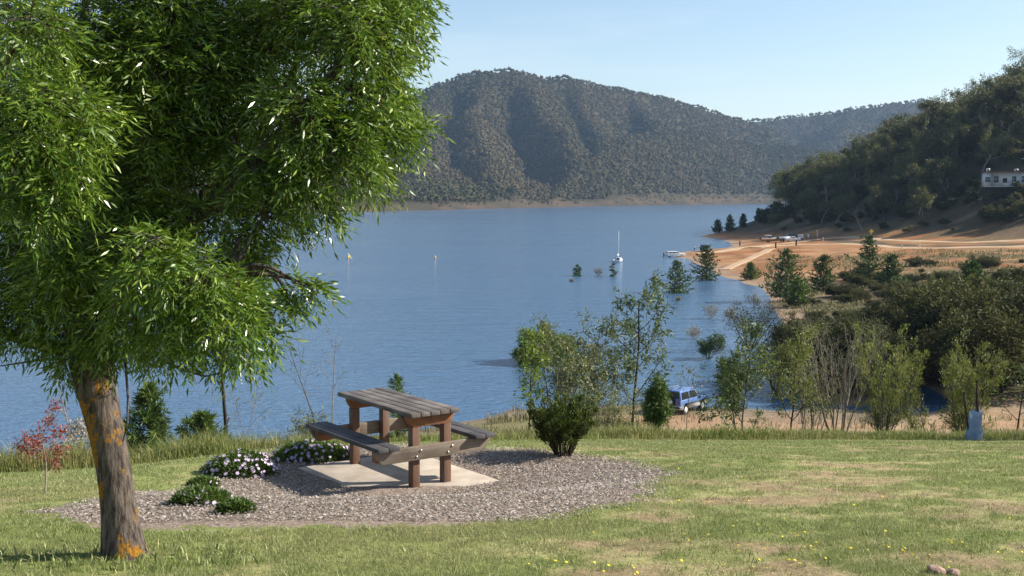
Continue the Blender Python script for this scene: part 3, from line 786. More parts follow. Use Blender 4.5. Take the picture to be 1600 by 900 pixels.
sap(1236, 26, 520, 'feathery young tree with dark trunk, second along the dirt track', 208, 'feather_leaf', 'bark_dark', nb=[14, 6], lo=[.22, .2], ang=[46, 42], rat=[.34, .5], n=30, sig=.06, len=.10, wid=.022, droop=.35, r=.0095)
sap(1312, 27.5, 500, 'half bare grey shrub with upright twigs on the bank', 209, 'grey_leaf', 'twig_pale', name='bank_shrub', cat='shrub', stems=10, spread=24, nb=[9, 4], ang=[22, 26], rat=[.4, .5], n=2, sig=.03, len=.07, wid=.015, L=.95, r=.007)
sap(1268, 28, 540, 'straggly grey green shrub between the feathery tree and the half bare shrub', 210, 'feather_leaf', 'twig_pale', name='bank_shrub', cat='shrub', stems=8, spread=30, nb=[8, 4], ang=[30, 30], rat=[.4, .5], n=6, sig=.05, len=.08, wid=.016, L=.9, r=.007)
FE = dict(nb=[14, 6], lo=[.03, .1], ang=[25, 26], rat=[.25, .5], n=9, sig=.035, len=.09, wid=.016, L=.98, r=.006, along=1., rand=.55, droop=-.1, name='feathery_shrub', cat='shrub', group='feathery shrubs on the bank')
sap(1382, 25.5, 512, 'large feathery olive shrub in the middle of the dirt track bank', 211, 'feather_leaf', 'bark_grey', stems=8, spread=25, **FE)
sap(1504, 26, 530, 'feathery olive shrub right behind the blue tree guard', 212, 'feather_leaf', 'bark_grey', stems=8, spread=22, **FE)
sap(1452, 26.5, 555, 'single leaning plume beside the feathery shrub behind the tree guard', 213, 'feather_leaf', 'bark_grey', stems=2, spread=8, lean=(-.38, 0), **FE)
sap(1590, 25, 560, 'leafy sapling cut by the right frame edge', 214, 'wattle_leaf', 'bark_dark', nb=[10, 5], n=9, sig=.06, len=.1, wid=.03)
sap(1027, 23.5, 592, 'dense dark green young pine like bush left of the blue car', 215, 'pine_lime', 'bark_grey', name='bank_shrub', cat='shrub', stems=6, spread=13, nb=[9, 5], ang=[32, 34], rat=[.27, .5], n=20, sig=.05, len=.12, wid=.018, L=.9, r=.008)
sap(955, 24, 600, 'low yellow green shrub below the tallest wattle', 216, 'feather_leaf', 'bark_grey', name='bank_shrub', cat='shrub', stems=9, spread=42, nb=[6, 4], n=8, sig=.06, len=.08, wid=.016, L=.9, r=.007)
sap(1190, 22.5, 645, 'small sapling at the grass edge by the dirt track', 217, 'wattle_leaf', 'bark_grey', nb=[6, 3], n=6, sig=.03, len=.08, wid=.025, r=.008)
sap(1120, 23, 622, 'thin broad leaved sapling between the blue car and the dirt track trees', 218, 'wattle_leaf', 'bark_grey', stems=2, spread=25, nb=[6, 3], n=5, sig=.04, len=.10, wid=.04, r=.006)
# willow in the water
q = at_z(848, 566, 0)
plant('willow', 'round bright green willow standing in the lake behind the grey young trees', 'willow', (q.x, q.y, -.2), SH_(.031 * q.y, stems=22, spread=80, nb=[7, 5], n=40, len=.34, wid=.06, sig=.16, droop=.5, L=.95), 230, M['bark_dark'], M['willow_leaf'], None, ('stem', 'foliage'))
q = at_z(800, 566, 0)
# left bank
pine('pine_tree', 'young pine on the left bank right behind the lichen trunk', on(231, 21), top_h(231, 21, 603), 1.25, 240, 'pine_lime', 'young pines on the left bank', tuft=.17, nw=15, n_t=80, gap=.12, nar=.12)
pine('pine_tree', 'low bushy young pine on the left bank beside the dead trunk', on(316, 20), top_h(316, 20, 648), 1.05, 241, 'pine_lime', 'young pines on the left bank', tuft=.16, nw=10, n_t=80, gap=.1, nar=.12)
pine('pine_seedling', 'small pine seedling behind the picnic table', on(620, 19.5), top_h(620, 19.5, 588), .55, 242, 'pine_lime', None, tuft=.12, nw=12, n_t=26, gap=.3, nar=.12)
sap(354, 21, 540, 'straight dark dead trunk without branches on the left bank', 250, None, 'bark_dark', name='dead_tree', cat='dead tree', nb=[3, 0], rat=[.1, .1], last=1, L=1., r=.018, taper=.6, wan=[.015, .1], n=0, group=None)
BT = dict(name='bare_sapling', cat='bare sapling', nb=[7, 3], ang=[30, 35], rat=[.3, .5], sig=.03, len=.08, wid=.02, r=.006, lo=[.4, .3], taper=.3, group='bare saplings on the bank')
sap(502, 22, 492, 'bare crooked sapling left of the picnic table', 251, 'grey_leaf', 'bark_grey', n=1, lean=(-.12, 0), **BT)
sap(519, 22.5, 515, 'bare straight sapling nearest the left seat of the picnic table', 252, 'grey_leaf', 'twig_pale', n=1.2, **BT)
sap(372, 21.5, 590, 'thin bare sapling right of the dead trunk', 253, 'grey_leaf', 'twig_pale', n=1, lean=(.1, 0), **BT)
sap(392, 22, 600, 'pale leaning bare sapling, farther right of the dead trunk', 254, 'grey_leaf', 'twig_pale', n=1, lean=(-.18, 0), **BT)
sap(128, 20, 560, 'pale bare sapling left of the lichen trunk', 255, None, 'twig_pale', n=0, lean=(-.25, 0), **BT)
sap(118, 19, 655, 'pale dry seed headed shrub left of the lichen trunk', 256, 'dry_leaf', 'bark_dark', name='dry_shrub', cat='shrub', nb=[7, 5], lo=[.45, .2], ang=[60, 50], rat=[.5, .5], n=16, sig=.05, len=.05, wid=.03, L=.9, r=.03, group=None)
sap(487, 20.5, 632, 'low grey bush behind the left seat of the picnic table', 257, 'grey_leaf', 'bark_grey', name='bank_shrub', cat='shrub', stems=8, spread=45, nb=[5, 4], n=5, sig=.05, len=.07, wid=.02, L=.9, r=.007)
q = ground(72, 772)
plant('red_leaved_sapling', 'small sapling with red leaves on the lawn left of the lichen trunk', 'sapling', q, S(h=(772 - 642) / F * q.y * 1.02, nb=[9, 4], lo=[.28, .3], ang=[58, 45], rat=[.33, .5], api=[.1, .2], n=24, sig=.025, len=.038, wid=.013, r=.012, droop=.1), 260, M['twig_pale'], M['red_leaf'], lean=(-.04, 0))
# spiky shrub at the mulch edge
q = ground(880, 712)
plant('spiky_shrub', 'round dark green spiky shrub at the edge of the mulch bed', 'shrub', q, SH_((718 - 636) / F * q.y * 1.06, stems=44, spread=30, nb=[5, 3], lo=[.2, .2], ang=[17, 22], rat=[.42, .5], n=22, sig=.012, len=.045, wid=.011, along=1., rand=.7, droop=-.1, L=.95, r=.012, bw=2., rmin=.003), 261, M['bark_dark'], M['spike_leaf'], None, ('stem', 'foliage'))
# beyond the right frame edge: the tree whose shadow lies along the lawn
plant('young_tree', 'bushy tree just beyond the right frame edge that shades the lawn edge', 'young tree', (13.0, 20.5, Hs(13.0, 20.5)), SH_(4.2, n=26, len=.16, wid=.06, sig=.14, spread=22), 262, M['bark_grey'], M['wattle_leaf'])

# ---- daisies round the mulch bed
def daisy(px, row, wpx, hpx, label, seed, nf):
    r = np.random.default_rng(seed); q = ground(px, row); k = q.y / F
    a, b, h = wpx / 2 * k, wpx / 2 * k * .7, hpx * k * .8
    t = thing('daisy_bush', label, 'daisy bush', q, 0, 'mauve daisy bushes round the mulch bed')
    def dome(n, lift):
        u = rvec(n, r); u[:, 2] = np.abs(u[:, 2]); w = 1 + .22 * (fbm(u[:, 0] * 2.5 + seed, u[:, 1] * 2.5, seed, 3) - .5) * 2
        return u * np.array([a, b, h]) * w[:, None] * lift, u
    lb = MB(); n = int(5200 * a * (b + h) / .25) + 900
    B, u = dome(n, 1.); B = B * r.uniform(.35, 1., (n, 1)) ** .5
    leaves(lb, B, u + rvec(n, r) * .8 + np.array([0, 0, .3]), .05 * r.uniform(.6, 1.3, n), .013, r)
    lb.build('foliage', M['herb_leaf'], t)
    fb = MB(); B, u = dome(nf, 1.06)
    d = nrm(u + .4 * rvec(nf, r) + np.array([.1, -.25, .3])); a1 = nrm(np.cross(d, rvec(nf, r))); b1 = np.cross(d, a1)
    ang = np.arange(12) * math.pi / 6
    rad = np.where(np.arange(12) % 2 == 0, .021, .013) * r.uniform(.8, 1.2, (nf, 1))
    v = B[:, None] + rad[..., None] * (np.cos(ang)[None, :, None] * a1[:, None] + np.sin(ang)[None, :, None] * b1[:, None]) + d[:, None] * .006 * (np.arange(12) % 2 == 0)[None, :, None]
    fb.add(v.reshape(-1, 3), np.arange(nf * 12).reshape(-1, 12))
    o = fb.build('daisy_flowers', M['mauve'], t); o['kind'] = 'stuff'
M['mauve'] = m_plain('mauve petals', (.46, .34, .52), (.60, .50, .64), 30, .6, .2)
daisy(374, 740, 118, 40, 'long mauve daisy bush at the left rim of the mulch bed', 301, 150)
daisy(488, 717, 118, 32, 'mauve daisy bush behind the left seat of the table', 302, 170)
daisy(312, 786, 92, 26, 'wide green daisy bush with few flowers, nearest the lichen trunk', 303, 24)
daisy(368, 801, 56, 22, 'smallest round daisy bush at the front of the mulch bed', 304, 14)
daisy(318, 760, 46, 14, 'flat daisy bush between the long one and the wide one', 305, 12)

# ================================================================ THE ASH TREE
def ash():
    r = np.random.default_rng(400)
    b = ground(194, 869); d0 = b.y
    t = thing('ash_tree', 'big green ash tree with orange lichen on its trunk, filling the left of the view', 'tree', b)
    W_ = lambda px, row, dd: np.array(at(px, row, d0 + dd)) - np.array(b)
    k = d0 / F
    tb = MB()
    path = np.array([W_(196, 884, 0), W_(192, 852, 0), W_(187, 810, 0), W_(180, 750, 0), W_(172, 700, 0), W_(160, 648, .02), W_(149, 600, .03), W_(142, 560, .05), W_(138, 520, .08)])
    rad = np.array([42, 33, 28, 26.5, 27, 28, 31, 35, 34]) * k
    # resample smoothly
    tt = np.linspace(0, len(path) - 1, 40); idx = np.arange(len(path))
    pts = np.stack([np.interp(tt, idx, path[:, j]) for j in range(3)], 1); rr = np.interp(tt, idx, rad)
    for _ in range(4): pts[1:-1] = (pts[:-2] + 2 * pts[1:-1] + pts[2:]) / 4; rr[1:-1] = (rr[:-2] + 2 * rr[1:-1] + rr[2:]) / 4
    n = 28; base = tb.n
    tb.tube(pts, rr, n, cap=False)
    V = tb.V[-1].reshape(40, n, 3); c = pts[:, None]
    a = np.arange(n)[None] * 2 * math.pi / n; h = np.arange(40)[:, None]
    bumpy = 1 + .05 * (fbm(np.cos(a) * 1.5 + 5 + h * 0, np.sin(a) * 1.5 + h / 9, 9, 3) - .5) * 2 + .22 * np.exp(-h / 2.2) * (np.cos(5 * a + 1) * .5 + .3)
    tb.V[-1] = (c + (V - c) * bumpy[..., None]).reshape(-1, 3)
    crown_c = W_(180, 480, .1)
    # limbs: one per group of clumps
    limbs = {'a': [W_(138, 530, .08), W_(150, 430, .2), W_(205, 300, .3), W_(270, 150, .3), W_(330, -40, .3), W_(350, -250, .3)],
             'b': [W_(140, 540, .08), W_(210, 430, .1), W_(330, 320, .1), W_(450, 200, .0), W_(540, 90, -.05), W_(590, 0, 0)],
             'c': [W_(138, 535, .05), W_(110, 430, -.1), W_(70, 320, -.35), W_(20, 180, -.5), W_(-40, 40, -.5), W_(-90, -150, -.4)],
             'd': [W_(140, 550, .1), W_(200, 480, -.2), W_(280, 440, -.5), W_(360, 430, -.5)],
             'e': [W_(135, 545, .1), W_(120, 400, .5), W_(110, 220, .8), W_(130, 30, .9), W_(160, -200, .8)],
             'f': [W_(138, 550, .1), W_(60, 540, .2), W_(-40, 500, .2), W_(-160, 400, .1), W_(-260, 250, 0)],
             'g': [W_(142, 540, .1), W_(260, 400, .6), W_(380, 260, .8), W_(460, 120, .8), W_(500, -60, .6)]}
    L0 = {'a': .085, 'b': .075, 'c': .07, 'd': .03, 'e': .07, 'f': .05, 'g': .065}
    LP = {}
    for q, pp in limbs.items():
        pp = np.array(pp); s = np.linspace(0, len(pp) - 1, 6 * len(pp)); i = np.arange(len(pp))
        p2 = np.stack([np.interp(s, i, pp[:, j]) for j in range(3)], 1)
        for _ in range(5): p2[1:-1] = (p2[:-2] + 2 * p2[1:-1] + p2[2:]) / 4
        tb.tube(p2, np.linspace(L0[q], .012, len(p2)), 9); LP[q] = p2
    allp = np.concatenate(list(LP.values()))
    C = [  # px, row, depth, radius px, density
        (625, 20, 0, 62, 1.), (560, 70, -.25, 85, 1.), (480, 30, .25, 90, .9), (600, 118, -.1, 42, .8), (585, 190, -.15, 55, 1.), (628, 226, 0, 42, 1.), (540, 250, -.3, 80, 1.1), (585, 288, -.05, 40, .9),
        (470, 200, -.35, 85, 1.), (480, 300, -.3, 60, 1.), (425, 345, -.25, 58, 1.), (400, 290, -.3, 60, .9), (500, 352, -.1, 30, .7), (655, 90, .1, 20, .5), (650, 45, .1, 26, .6), (646, 192, .1, 18, .5),
        (390, 90, .45, 110, .9), (300, 40, .7, 110, .9), (190, 60, .4, 110, .8), (300, 220, .75, 100, .9), (200, 230, .8, 110, 1.), (380, 180, .7, 95, .9), (110, 150, .7, 110, .9), (130, 330, .6, 100, .9), (230, 330, .6, 85, .8), (330, 310, .4, 80, .8),
        (60, 60, -.9, 62, .9), (20, 30, -.5, 55, .9), (85, 195, -1.15, 66, 1.2), (40, 255, -1.2, 70, 1.2), (110, 270, -1.1, 55, 1.), (60, 325, -1.15, 48, 1.), (15, 180, -1.15, 60, 1.), (20, 340, -1.05, 45, .9), (140, 200, -.95, 40, .6),
        (235, 425, -1.15, 55, 1.2), (300, 465, -1.05, 66, 1.2), (215, 490, -.9, 60, 1.1), (350, 500, -.95, 52, 1.1), (388, 470, -.5, 36, .9), (290, 530, -.95, 50, 1.), (375, 552, -.9, 36, .9), (345, 560, -.5, 34, .6), (418, 505, -.5, 22, .6), (250, 540, -.5, 40, .9),
        (470, 466, -.45, 17, .6), (492, 466, -.4, 11, .5), (450, 485, -.45, 15, .5), (390, 378, -.2, 36, .8), (330, 370, -.1, 50, .8), (250, 385, 0, 60, .8), (260, 568, -.4, 24, .6), (410, 545, -.5, 20, .5),
        (60, 430, .1, 95, 1.), (150, 430, .15, 80, 1.), (20, 510, .1, 60, 1.), (110, 520, .05, 62, 1.), (180, 540, -.2, 42, .9), (60, 555, .05, 34, .7), (100, 580, -.1, 26, .6), (140, 575, -.25, 36, .8), (12, 560, .1, 28, .6), (96, 605, -.1, 15, .4), (180, 580, -.2, 24, .6),
        (-90, 60, -.2, 120, .8), (-100, 250, -.1, 130, .8), (-90, 430, 0, 110, .8), (-250, 150, .1, 140, .7), (-240, 330, .1, 120, .7), (-60, 530, .1, 45, .6),
        (60, -110, -.1, 130, .8), (220, -130, .2, 140, .8), (150, -300, .1, 160, .6), (350, -300, .1, 160, .6), (250, -470, .1, 150, .5), (0, -280, 0, 140, .5), 
        (260, 130, 0, 90, 1.), (230, 230, 0, 85, 1.), (200, 320, 0, 80, .9), (330, 230, .2, 80, 1.), (150, 100, .1, 90, 1.), (330, 130, .15, 70, .9), (250, 30, .1, 80, .9),
        (112, 415, -.45, 62, 1.), (165, 410, -.35, 60, 1.), (80, 470, -.3, 55, .9), (350, 440, -.3, 45, .9), (390, 430, -.1, 34, .7),
        (560, 60, .45, 100, 1.), (520, 190, .45, 85, 1.), (596, 140, .3, 50, 1.), (630, -10, .35, 50, .9), (450, 290, .35, 60, .9),
        (560, -110, .3, 110, .8), (400, -120, .4, 130, .9), (500, -260, .3, 130, .7), (640, -80, .2, 60, .7),
        (300, 120, 1.2, 140, 1.), (150, 150, 1.4, 150, 1.), (420, 20, 1.1, 130, 1.), (60, 380, 1.0, 130, .9), (230, -120, 1.4, 150, .6), (0, 100, 1.2, 130, .5),
]
    Bs, Ds = [], []
    for px, row, dd, rp, den in C:
        row = row - 18 - (28 if row > 548 and px < 200 else 0); c = W_(px, row, dd); R_ = rp * k
        # bough from the nearest place lower down a limb
        j = np.argmin(np.linalg.norm(allp - (c - np.array([0, 0, R_ * .5])), axis=1)); s = allp[j]
        mid = (s + c) / 2 + np.array([0, 0, .10 + .1 * np.linalg.norm(c - s)]) + r.normal(size=3) * .05
        u = np.linspace(0, 1, 9)[:, None]
        bo = (1 - u) ** 2 * s + 2 * u * (1 - u) * mid + u * u * c
        tb.tube(bo, np.linspace(.012 + .012 * np.linalg.norm(c - s), .006, 9), 5, cap=False)
        nt = int(6 + 62 * den * (R_ / .3) ** 1.9 * 1.02)
        for _ in range(nt):
            o = rvec(1, r)[0]; o[2] = o[2] * .9 + .1
            p = bo[r.integers(5, 9)] + rvec(1, r)[0] * R_ * .25
            e = c + o * R_ * r.uniform(.55, 1.02) - np.array([0, 0, .10 * R_])
            m = (p + e) / 2 + np.array([0, 0, .22 * R_])
            u = np.linspace(0, 1, 5)[:, None]; tw = (1 - u) ** 2 * p + 2 * u * (1 - u) * m + u * u * e
            if r.uniform() < .55: tb.tube(tw, np.linspace(.005, .002, 5), 3, cap=False)
            nl = r.integers(3, 7)
            x = r.uniform(.25, 1, nl); x[0] = 1
            ii = np.minimum((x * 4).astype(int), 3); f = (x * 4 - ii)[:, None]
            Bs.append(tw[ii] * (1 - f) + tw[ii + 1] * f)
            dr = nrm(e - p); Ds.append(np.tile(dr, (nl, 1)))
    # hanging twigs and the two low shoots on the right
    for pp, n_ in (([(196, 560, -.2), (200, 620, -.2), (199, 660, -.2), (192, 690, -.15)], 0), ([(250, 560, -.45), (282, 577, -.5), (320, 588, -.5), (345, 583, -.5)], 6), ([(400, 470, -.45), (450, 487, -.42), (478, 470, -.42), (500, 455, -.4)], 0), ([(120, 560, 0), (60, 563, .1), (0, 572, .1)], 8)):
        pp = np.array([W_(*q) for q in pp]); tb.tube(pp, np.linspace(.009, .004, len(pp)), 5)
    tb.build('trunk', M['ash_bark'], t, smooth=True)
    B, D = np.concatenate(Bs), np.concatenate(Ds)
    n = len(B)
    D = nrm(D * .9 + rvec(n, r) * .85 + np.array([0, 0, -.12]))
    S_ = nrm(np.cross(D, rvec(n, r) * .5 + np.array([0, 0, 1.])))
    Lr = r.uniform(.10, .17, n)
    lb = MB()
    for j in range(4):
        s = .22 + .2 * j
        for sg in (-1, 1):
            q = B + D * (Lr * s)[:, None] - np.array([0, 0, 1]) * (Lr * .35 * s * s)[:, None]
            dd = D * .75 + S_ * sg * .75 + np.array([0, 0, -.34]) + rvec(n, r) * .34
            leaves(lb, q, dd, r.uniform(.032, .07, n), r.uniform(.008, .0135, n), r, fold=.18)
    q = B + D * Lr[:, None] - np.array([0, 0, 1]) * (Lr * .35)[:, None]
    leaves(lb, q, D + np.array([0, 0, -.4]) + rvec(n, r) * .2, r.uniform(.045, .078, n), .013, r)
    lb.build('crown', M['ash_leaf'], t)
    print('ash leaves', n * 9)
    return t
ash()

# ================================================================ PICNIC TABLE
ZG = ZPAD - .03
TC = (-1.249, 12.29); TR = R(125.886)
def table():
    t = thing('picnic_table', 'weathered timber picnic table with two attached bench seats on a concrete slab', 'picnic table', (TC[0], TC[1], ZG), TR)
    def plank(name, x0, x1, yc, w, z0, z1, mat, b=.006):
        MB().box(((x0 + x1) / 2, yc, (z0 + z1) / 2), (x1 - x0, w, z1 - z0)).build(name, M[mat], t, bevel=b)
    r = np.random.default_rng(5)
    for k in range(5):
        plank('table_plank', -.80 + r.uniform(-.006, .006), .80 + r.uniform(-.006, .006), -.236 + .118 * k, .109, .735, .780, 'top_wood')
    for x in (-.68, .60):
        for y in (-.19, .19):
            MB().box((x, y, .30), (.088, .09, .64)).build('post', M['post_wood'], t, bevel=.006)
        MB().prism([(-.275, .733), (.275, .733), (.275, .70), (.225, .622), (-.225, .622), (-.275, .70)], x - .045, x + .045, ax='x').build('top_bearer', M['bearer_wood'], t, bevel=.004)
        s = -1 if x < 0 else 1
        xo = x + s * .0695
        MB().prism([(-.70, .432), (.70, .432), (.70, .405), (.615, .292), (-.615, .292), (-.70, .405)], xo - .024, xo + .024, ax='x').build('seat_bearer', M['beam_wood'], t, bevel=.004)
        for y in (-.19, .19):
            for dy, dz in ((-.025, .39), (.025, .33)):
                MB().tube([(xo + s * .024, y + dy, dz), (xo + s * .034, y + dy, dz)], .012, 8).build('bolt', M['steel'], t)
        for y in (-.58, .58):
            MB().box((x, y, .37), (.09, .15, .12)).build('seat_block', M['bearer_wood'], t, bevel=.004)
    for y in (-.645, -.515, .515, .645):
        plank('seat_plank', -.86 + r.uniform(-.008, .008), .76 + r.uniform(-.008, .008), y, .123, .436, .478, 'seat_wood')
    sb = MB()
    n = 14; e = lambda a, b: np.linspace(a, b, n)[:-1]
    c = [(-1.0, .72), (-1.0, -.68), (.78, -.64), (.78, .80)]
    poly = np.concatenate([np.stack([e(c[i][0], c[(i + 1) % 4][0]), e(c[i][1], c[(i + 1) % 4][1])], 1) for i in range(4)])
    poly = poly + .025 * (np.stack([fbm(poly[:, 0] * 3, poly[:, 1] * 3, 2, 3), fbm(poly[:, 0] * 3, poly[:, 1] * 3, 8, 3)], 1) - .5)
    sb.prism(poly, -.16, -.002, ax='z')
    o = sb.build('concrete_slab', M['concrete'], bevel=.01); o.location = (TC[0], TC[1], ZG); o.rotation_euler = (0, 0, TR)
    tag(o, 'pale square concrete slab under the picnic table', 'slab')
table()
ca, sa = math.cos(TR), math.sin(TR)
SLAB = [(TC[0] + ca * a - sa * b, TC[1] + sa * a + ca * b) for a, b in ((-1.0, .72), (-1.0, -.68), (.78, -.64), (.78, .80))]

# ================================================================ GRASS, CHIPS, SMALL FLOWERS
def blades(mb, x, y, h, w, r, lean=.5, bend=False):
    n = len(x); z = H(x, y)
    a = r.uniform(0, 6.283, n); b = r.uniform(0, 6.283, n)
    sx, sy = np.cos(a) * w / 2, np.sin(a) * w / 2
    l = lean * h * r.uniform(.2, 1.3, n); tx, ty = np.cos(b) * l, np.sin(b) * l
    B = np.stack([x, y, z - .01], -1); S_ = np.stack([sx, sy, sx * 0], -1)
    T = np.stack([x + tx, y + ty, z + h], -1)
    if not bend:
        mb.add(np.stack([B - S_, B + S_, T], 1).reshape(-1, 3), np.arange(n * 3).reshape(-1, 3))
    else:
        Mi = np.stack([x + tx * .28, y + ty * .28, z + h * .6], -1)
        T = np.stack([x + tx, y + ty, z + h * (1 - .15 * r.uniform(0, 1, n))], -1)
        mb.add(np.stack([B - S_, B + S_, Mi + S_ * .8, Mi - S_ * .8], 1).reshape(-1, 3), np.arange(n * 4).reshape(-1, 4))
        mb.add(np.stack([Mi - S_ * .8, Mi + S_ * .8, T], 1).reshape(-1, 3), np.arange(n * 3).reshape(-1, 3))
def m_grass(name, c1, c2, c3, c4, trans=.3):
    t = NT(name); p = t.pos(); r = t.rand()
    col = t.mix(t.ramp(t.noise(p, 1.3, 4, .6), .35, .65), c1, c2)
    col = t.mix(t.ramp(t.noise(p, .45, 4, .6), .45, .66), col, c4)
    col = t.mix(t.ramp(r, .62, .95), col, c3)
    col = t.mix(1., col, t.ramp(r, 0, 1, .7, 1.25), 'MULTIPLY')
    q = t.principled(col, .55, .25); tr = t.n('BsdfTranslucent', Color=col)
    mx = t.n('MixShader', Fac=trans); t.set(mx.inputs[1], q.outputs[0]); t.set(mx.inputs[2], tr.outputs[0])
    return t.done(mx)
M['lawn'] = m_grass('lawn grass', (.175, .235, .062), (.225, .28, .09), (.41, .385, .20), (.29, .29, .13))
M['longgrass'] = m_grass('long grass', (.135, .200, .036), (.19, .230, .055), (.36, .32, .14), (.215, .220, .075))
def in_view(x, y, pad=60):
    px = 800 + F * .985 * x / np.maximum(y, .1)
    return (px > -pad) & (px < 1600 + pad)
r = np.random.default_rng(500)
def lawn():
    mb = MB()
    N = 1800000
    y = 5.2 * (21.3 / 5.2) ** r.uniform(0, 1, N) ; x = r.uniform(-.60, .60, N) * y
    ok = (y < ycrest(x) + .3) & in_view(x, y, 260)
    x, y = x[ok], y[ok]
    md = mulch_d(x, y); sd = sdist(x, y, SLAB)
    dry = dryness(x, y)
    tuft = fbm(x / .16, y / .16, 77, 2)
    p = np.clip(.95 - .85 * np.clip(dry, 0, 1.) + (tuft - .5) * 1.7, .03, 1)
    p *= np.clip(-md / .12 + (fbm(x / .25, y / .25, 78, 3) - .48) * 3.5, 0.006, 1)
    ok = (r.uniform(0, 1, len(x)) < p * .62) & (sd < -.02) & (np.hypot(x - gb.x, y - gb.y) > .18)
    x, y, dry, tuft = x[ok], y[ok], dry[ok], tuft[ok]
    h = .014 * r.uniform(.5, 1.5, len(x)) * (1.25 - .45 * np.clip(dry, 0, 1)) * (.5 + tuft)
    blades(mb, x, y, h, np.clip(.0042 * y / 7, .004, .009) * r.uniform(.7, 1.3, len(x)), r, 1.0)
    # taller tufts, broad leaved weeds at the foot of the tree
    n = 2600; k = 13
    cx = np.repeat(r.uniform(-.48, .48, n), k); cy0 = 5.3 * (20 / 5.3) ** r.uniform(0, 1, n); cy = np.repeat(cy0, k); cx = cx * cy
    ok = (mulch_d(cx, cy) < -.05) & (cy < ycrest(cx)) & (sdist(cx, cy, SLAB) < -.1)
    cx, cy = cx[ok] + r.normal(size=ok.sum()) * .035, cy[ok] + r.normal(size=ok.sum()) * .035
    blades(mb, cx, cy, r.uniform(.02, .05, len(cx)), r.uniform(.005, .009, len(cx)), r, 1.0)
    a = r.uniform(0, 6.283, 520); q = r.uniform(.15, .75, 520) ** 1.0
    blades(mb, gb.x - .1 + np.cos(a) * q * 1.5, gb.y + np.sin(a) * q * .5 - .12, r.uniform(.03, .085, 520), r.uniform(.006, .014, 520), r, 1.1, True)
    wx_, wy_ = r.uniform(-5.5, 2.2, 900), r.uniform(9, 17, 900)
    ok = (mulch_d(wx_, wy_) > .05) & (fbm(wx_ / .8, wy_ / .8, 88, 2) > .60) & (sdist(wx_, wy_, SLAB) < -.05)
    wx_, wy_ = np.repeat(wx_[ok], 9), np.repeat(wy_[ok], 9)
    blades(mb, wx_ + r.normal(size=len(wx_)) * .03, wy_ + r.normal(size=len(wx_)) * .03, r.uniform(.02, .06, len(wx_)), .007 + 0 * wx_, r, 1.1)
    print('lawn', len(x))
    o = mb.build('lawn_grass', M['lawn']); o['kind'] = 'stuff'
gb = ground(194, 869)
lawn()
def long_grass():
    mb = MB(); N = 330000
    x = r.uniform(-15, 18, N); y = ycrest(x) + r.uniform(-.15, 7.5, N) ** 1.0
    ok = in_view(x, y, 320)
    x, y = x[ok], y[ok]
    cl = fbm(x / .7, y / .7, 91, 3); e = y - ycrest(x)
    hmax = np.interp(x, [-9, -6, -4, -2.5, -1, 1.5, 4, 7, 11], [.55, .55, .50, .22, .20, .29, .29, .23, .24])
    h = hmax * (.35 + 1.0 * cl) * r.uniform(.5, 1.2, len(x)) * np.clip(.35 + e / .5, .3, 1)
    p = np.clip((cl - .28) * 2.6, .08, 1) * np.interp(e, [-.2, 0, 4, 7.5], [.4, 1, .8, .3])
    k = r.uniform(0, 1, len(x)) < p
    blades(mb, x[k], y[k], h[k], r.uniform(.006, .012, k.sum()), r, .45, True)
    print('long', k.sum())
    o = mb.build('long_grass', M['longgrass']); o['kind'] = 'stuff'
long_grass()
# dry reeds and grass along the near shore line
def shore_grass():
    mb = MB(); n = 40000
    x = r.uniform(-16, 40, n); y = r.uniform(66, 86, n); z = H(x, y)
    c = fbm(x / 3, y / 2.5, 95, 3)
    k = (z > .02) & (z < 1.2) & (r.uniform(0, 1, n) < np.clip((c - .5) * 6, 0, 1) * np.interp(x, [-16, 4, 9, 40], [1.6, 1.6, .25, .25]))
    blades(mb, x[k], y[k], r.uniform(.2, .75, k.sum()), r.uniform(.03, .06, k.sum()), r, .5, True)
    n = 60000
    y = r.uniform(100, 270, n); x = r.uniform(.22, .47, n) * y; z = H(x, y)
    c = fbm(x / 6, y / 7, 96, 3)
    k = (z > .05) & (z < 6) & (sdist(x, y, LAND) > .2) & (r.uniform(0, 1, n) < np.clip((c - .46) * 7, 0, 1) * np.interp(y, [100, 190, 270], [1, .8, .35]))
    blades(mb, x[k], y[k], r.uniform(.15, .7, k.sum()), r.uniform(.08, .25, k.sum()), r, .9, True)
    o = mb.build('shore_grass', M['straw']); o['kind'] = 'stuff'
M['straw'] = m_grass('dry shore grass', (.20, .175, .085), (.16, .15, .06), (.32, .27, .15), (.13, .14, .05))
shore_grass()
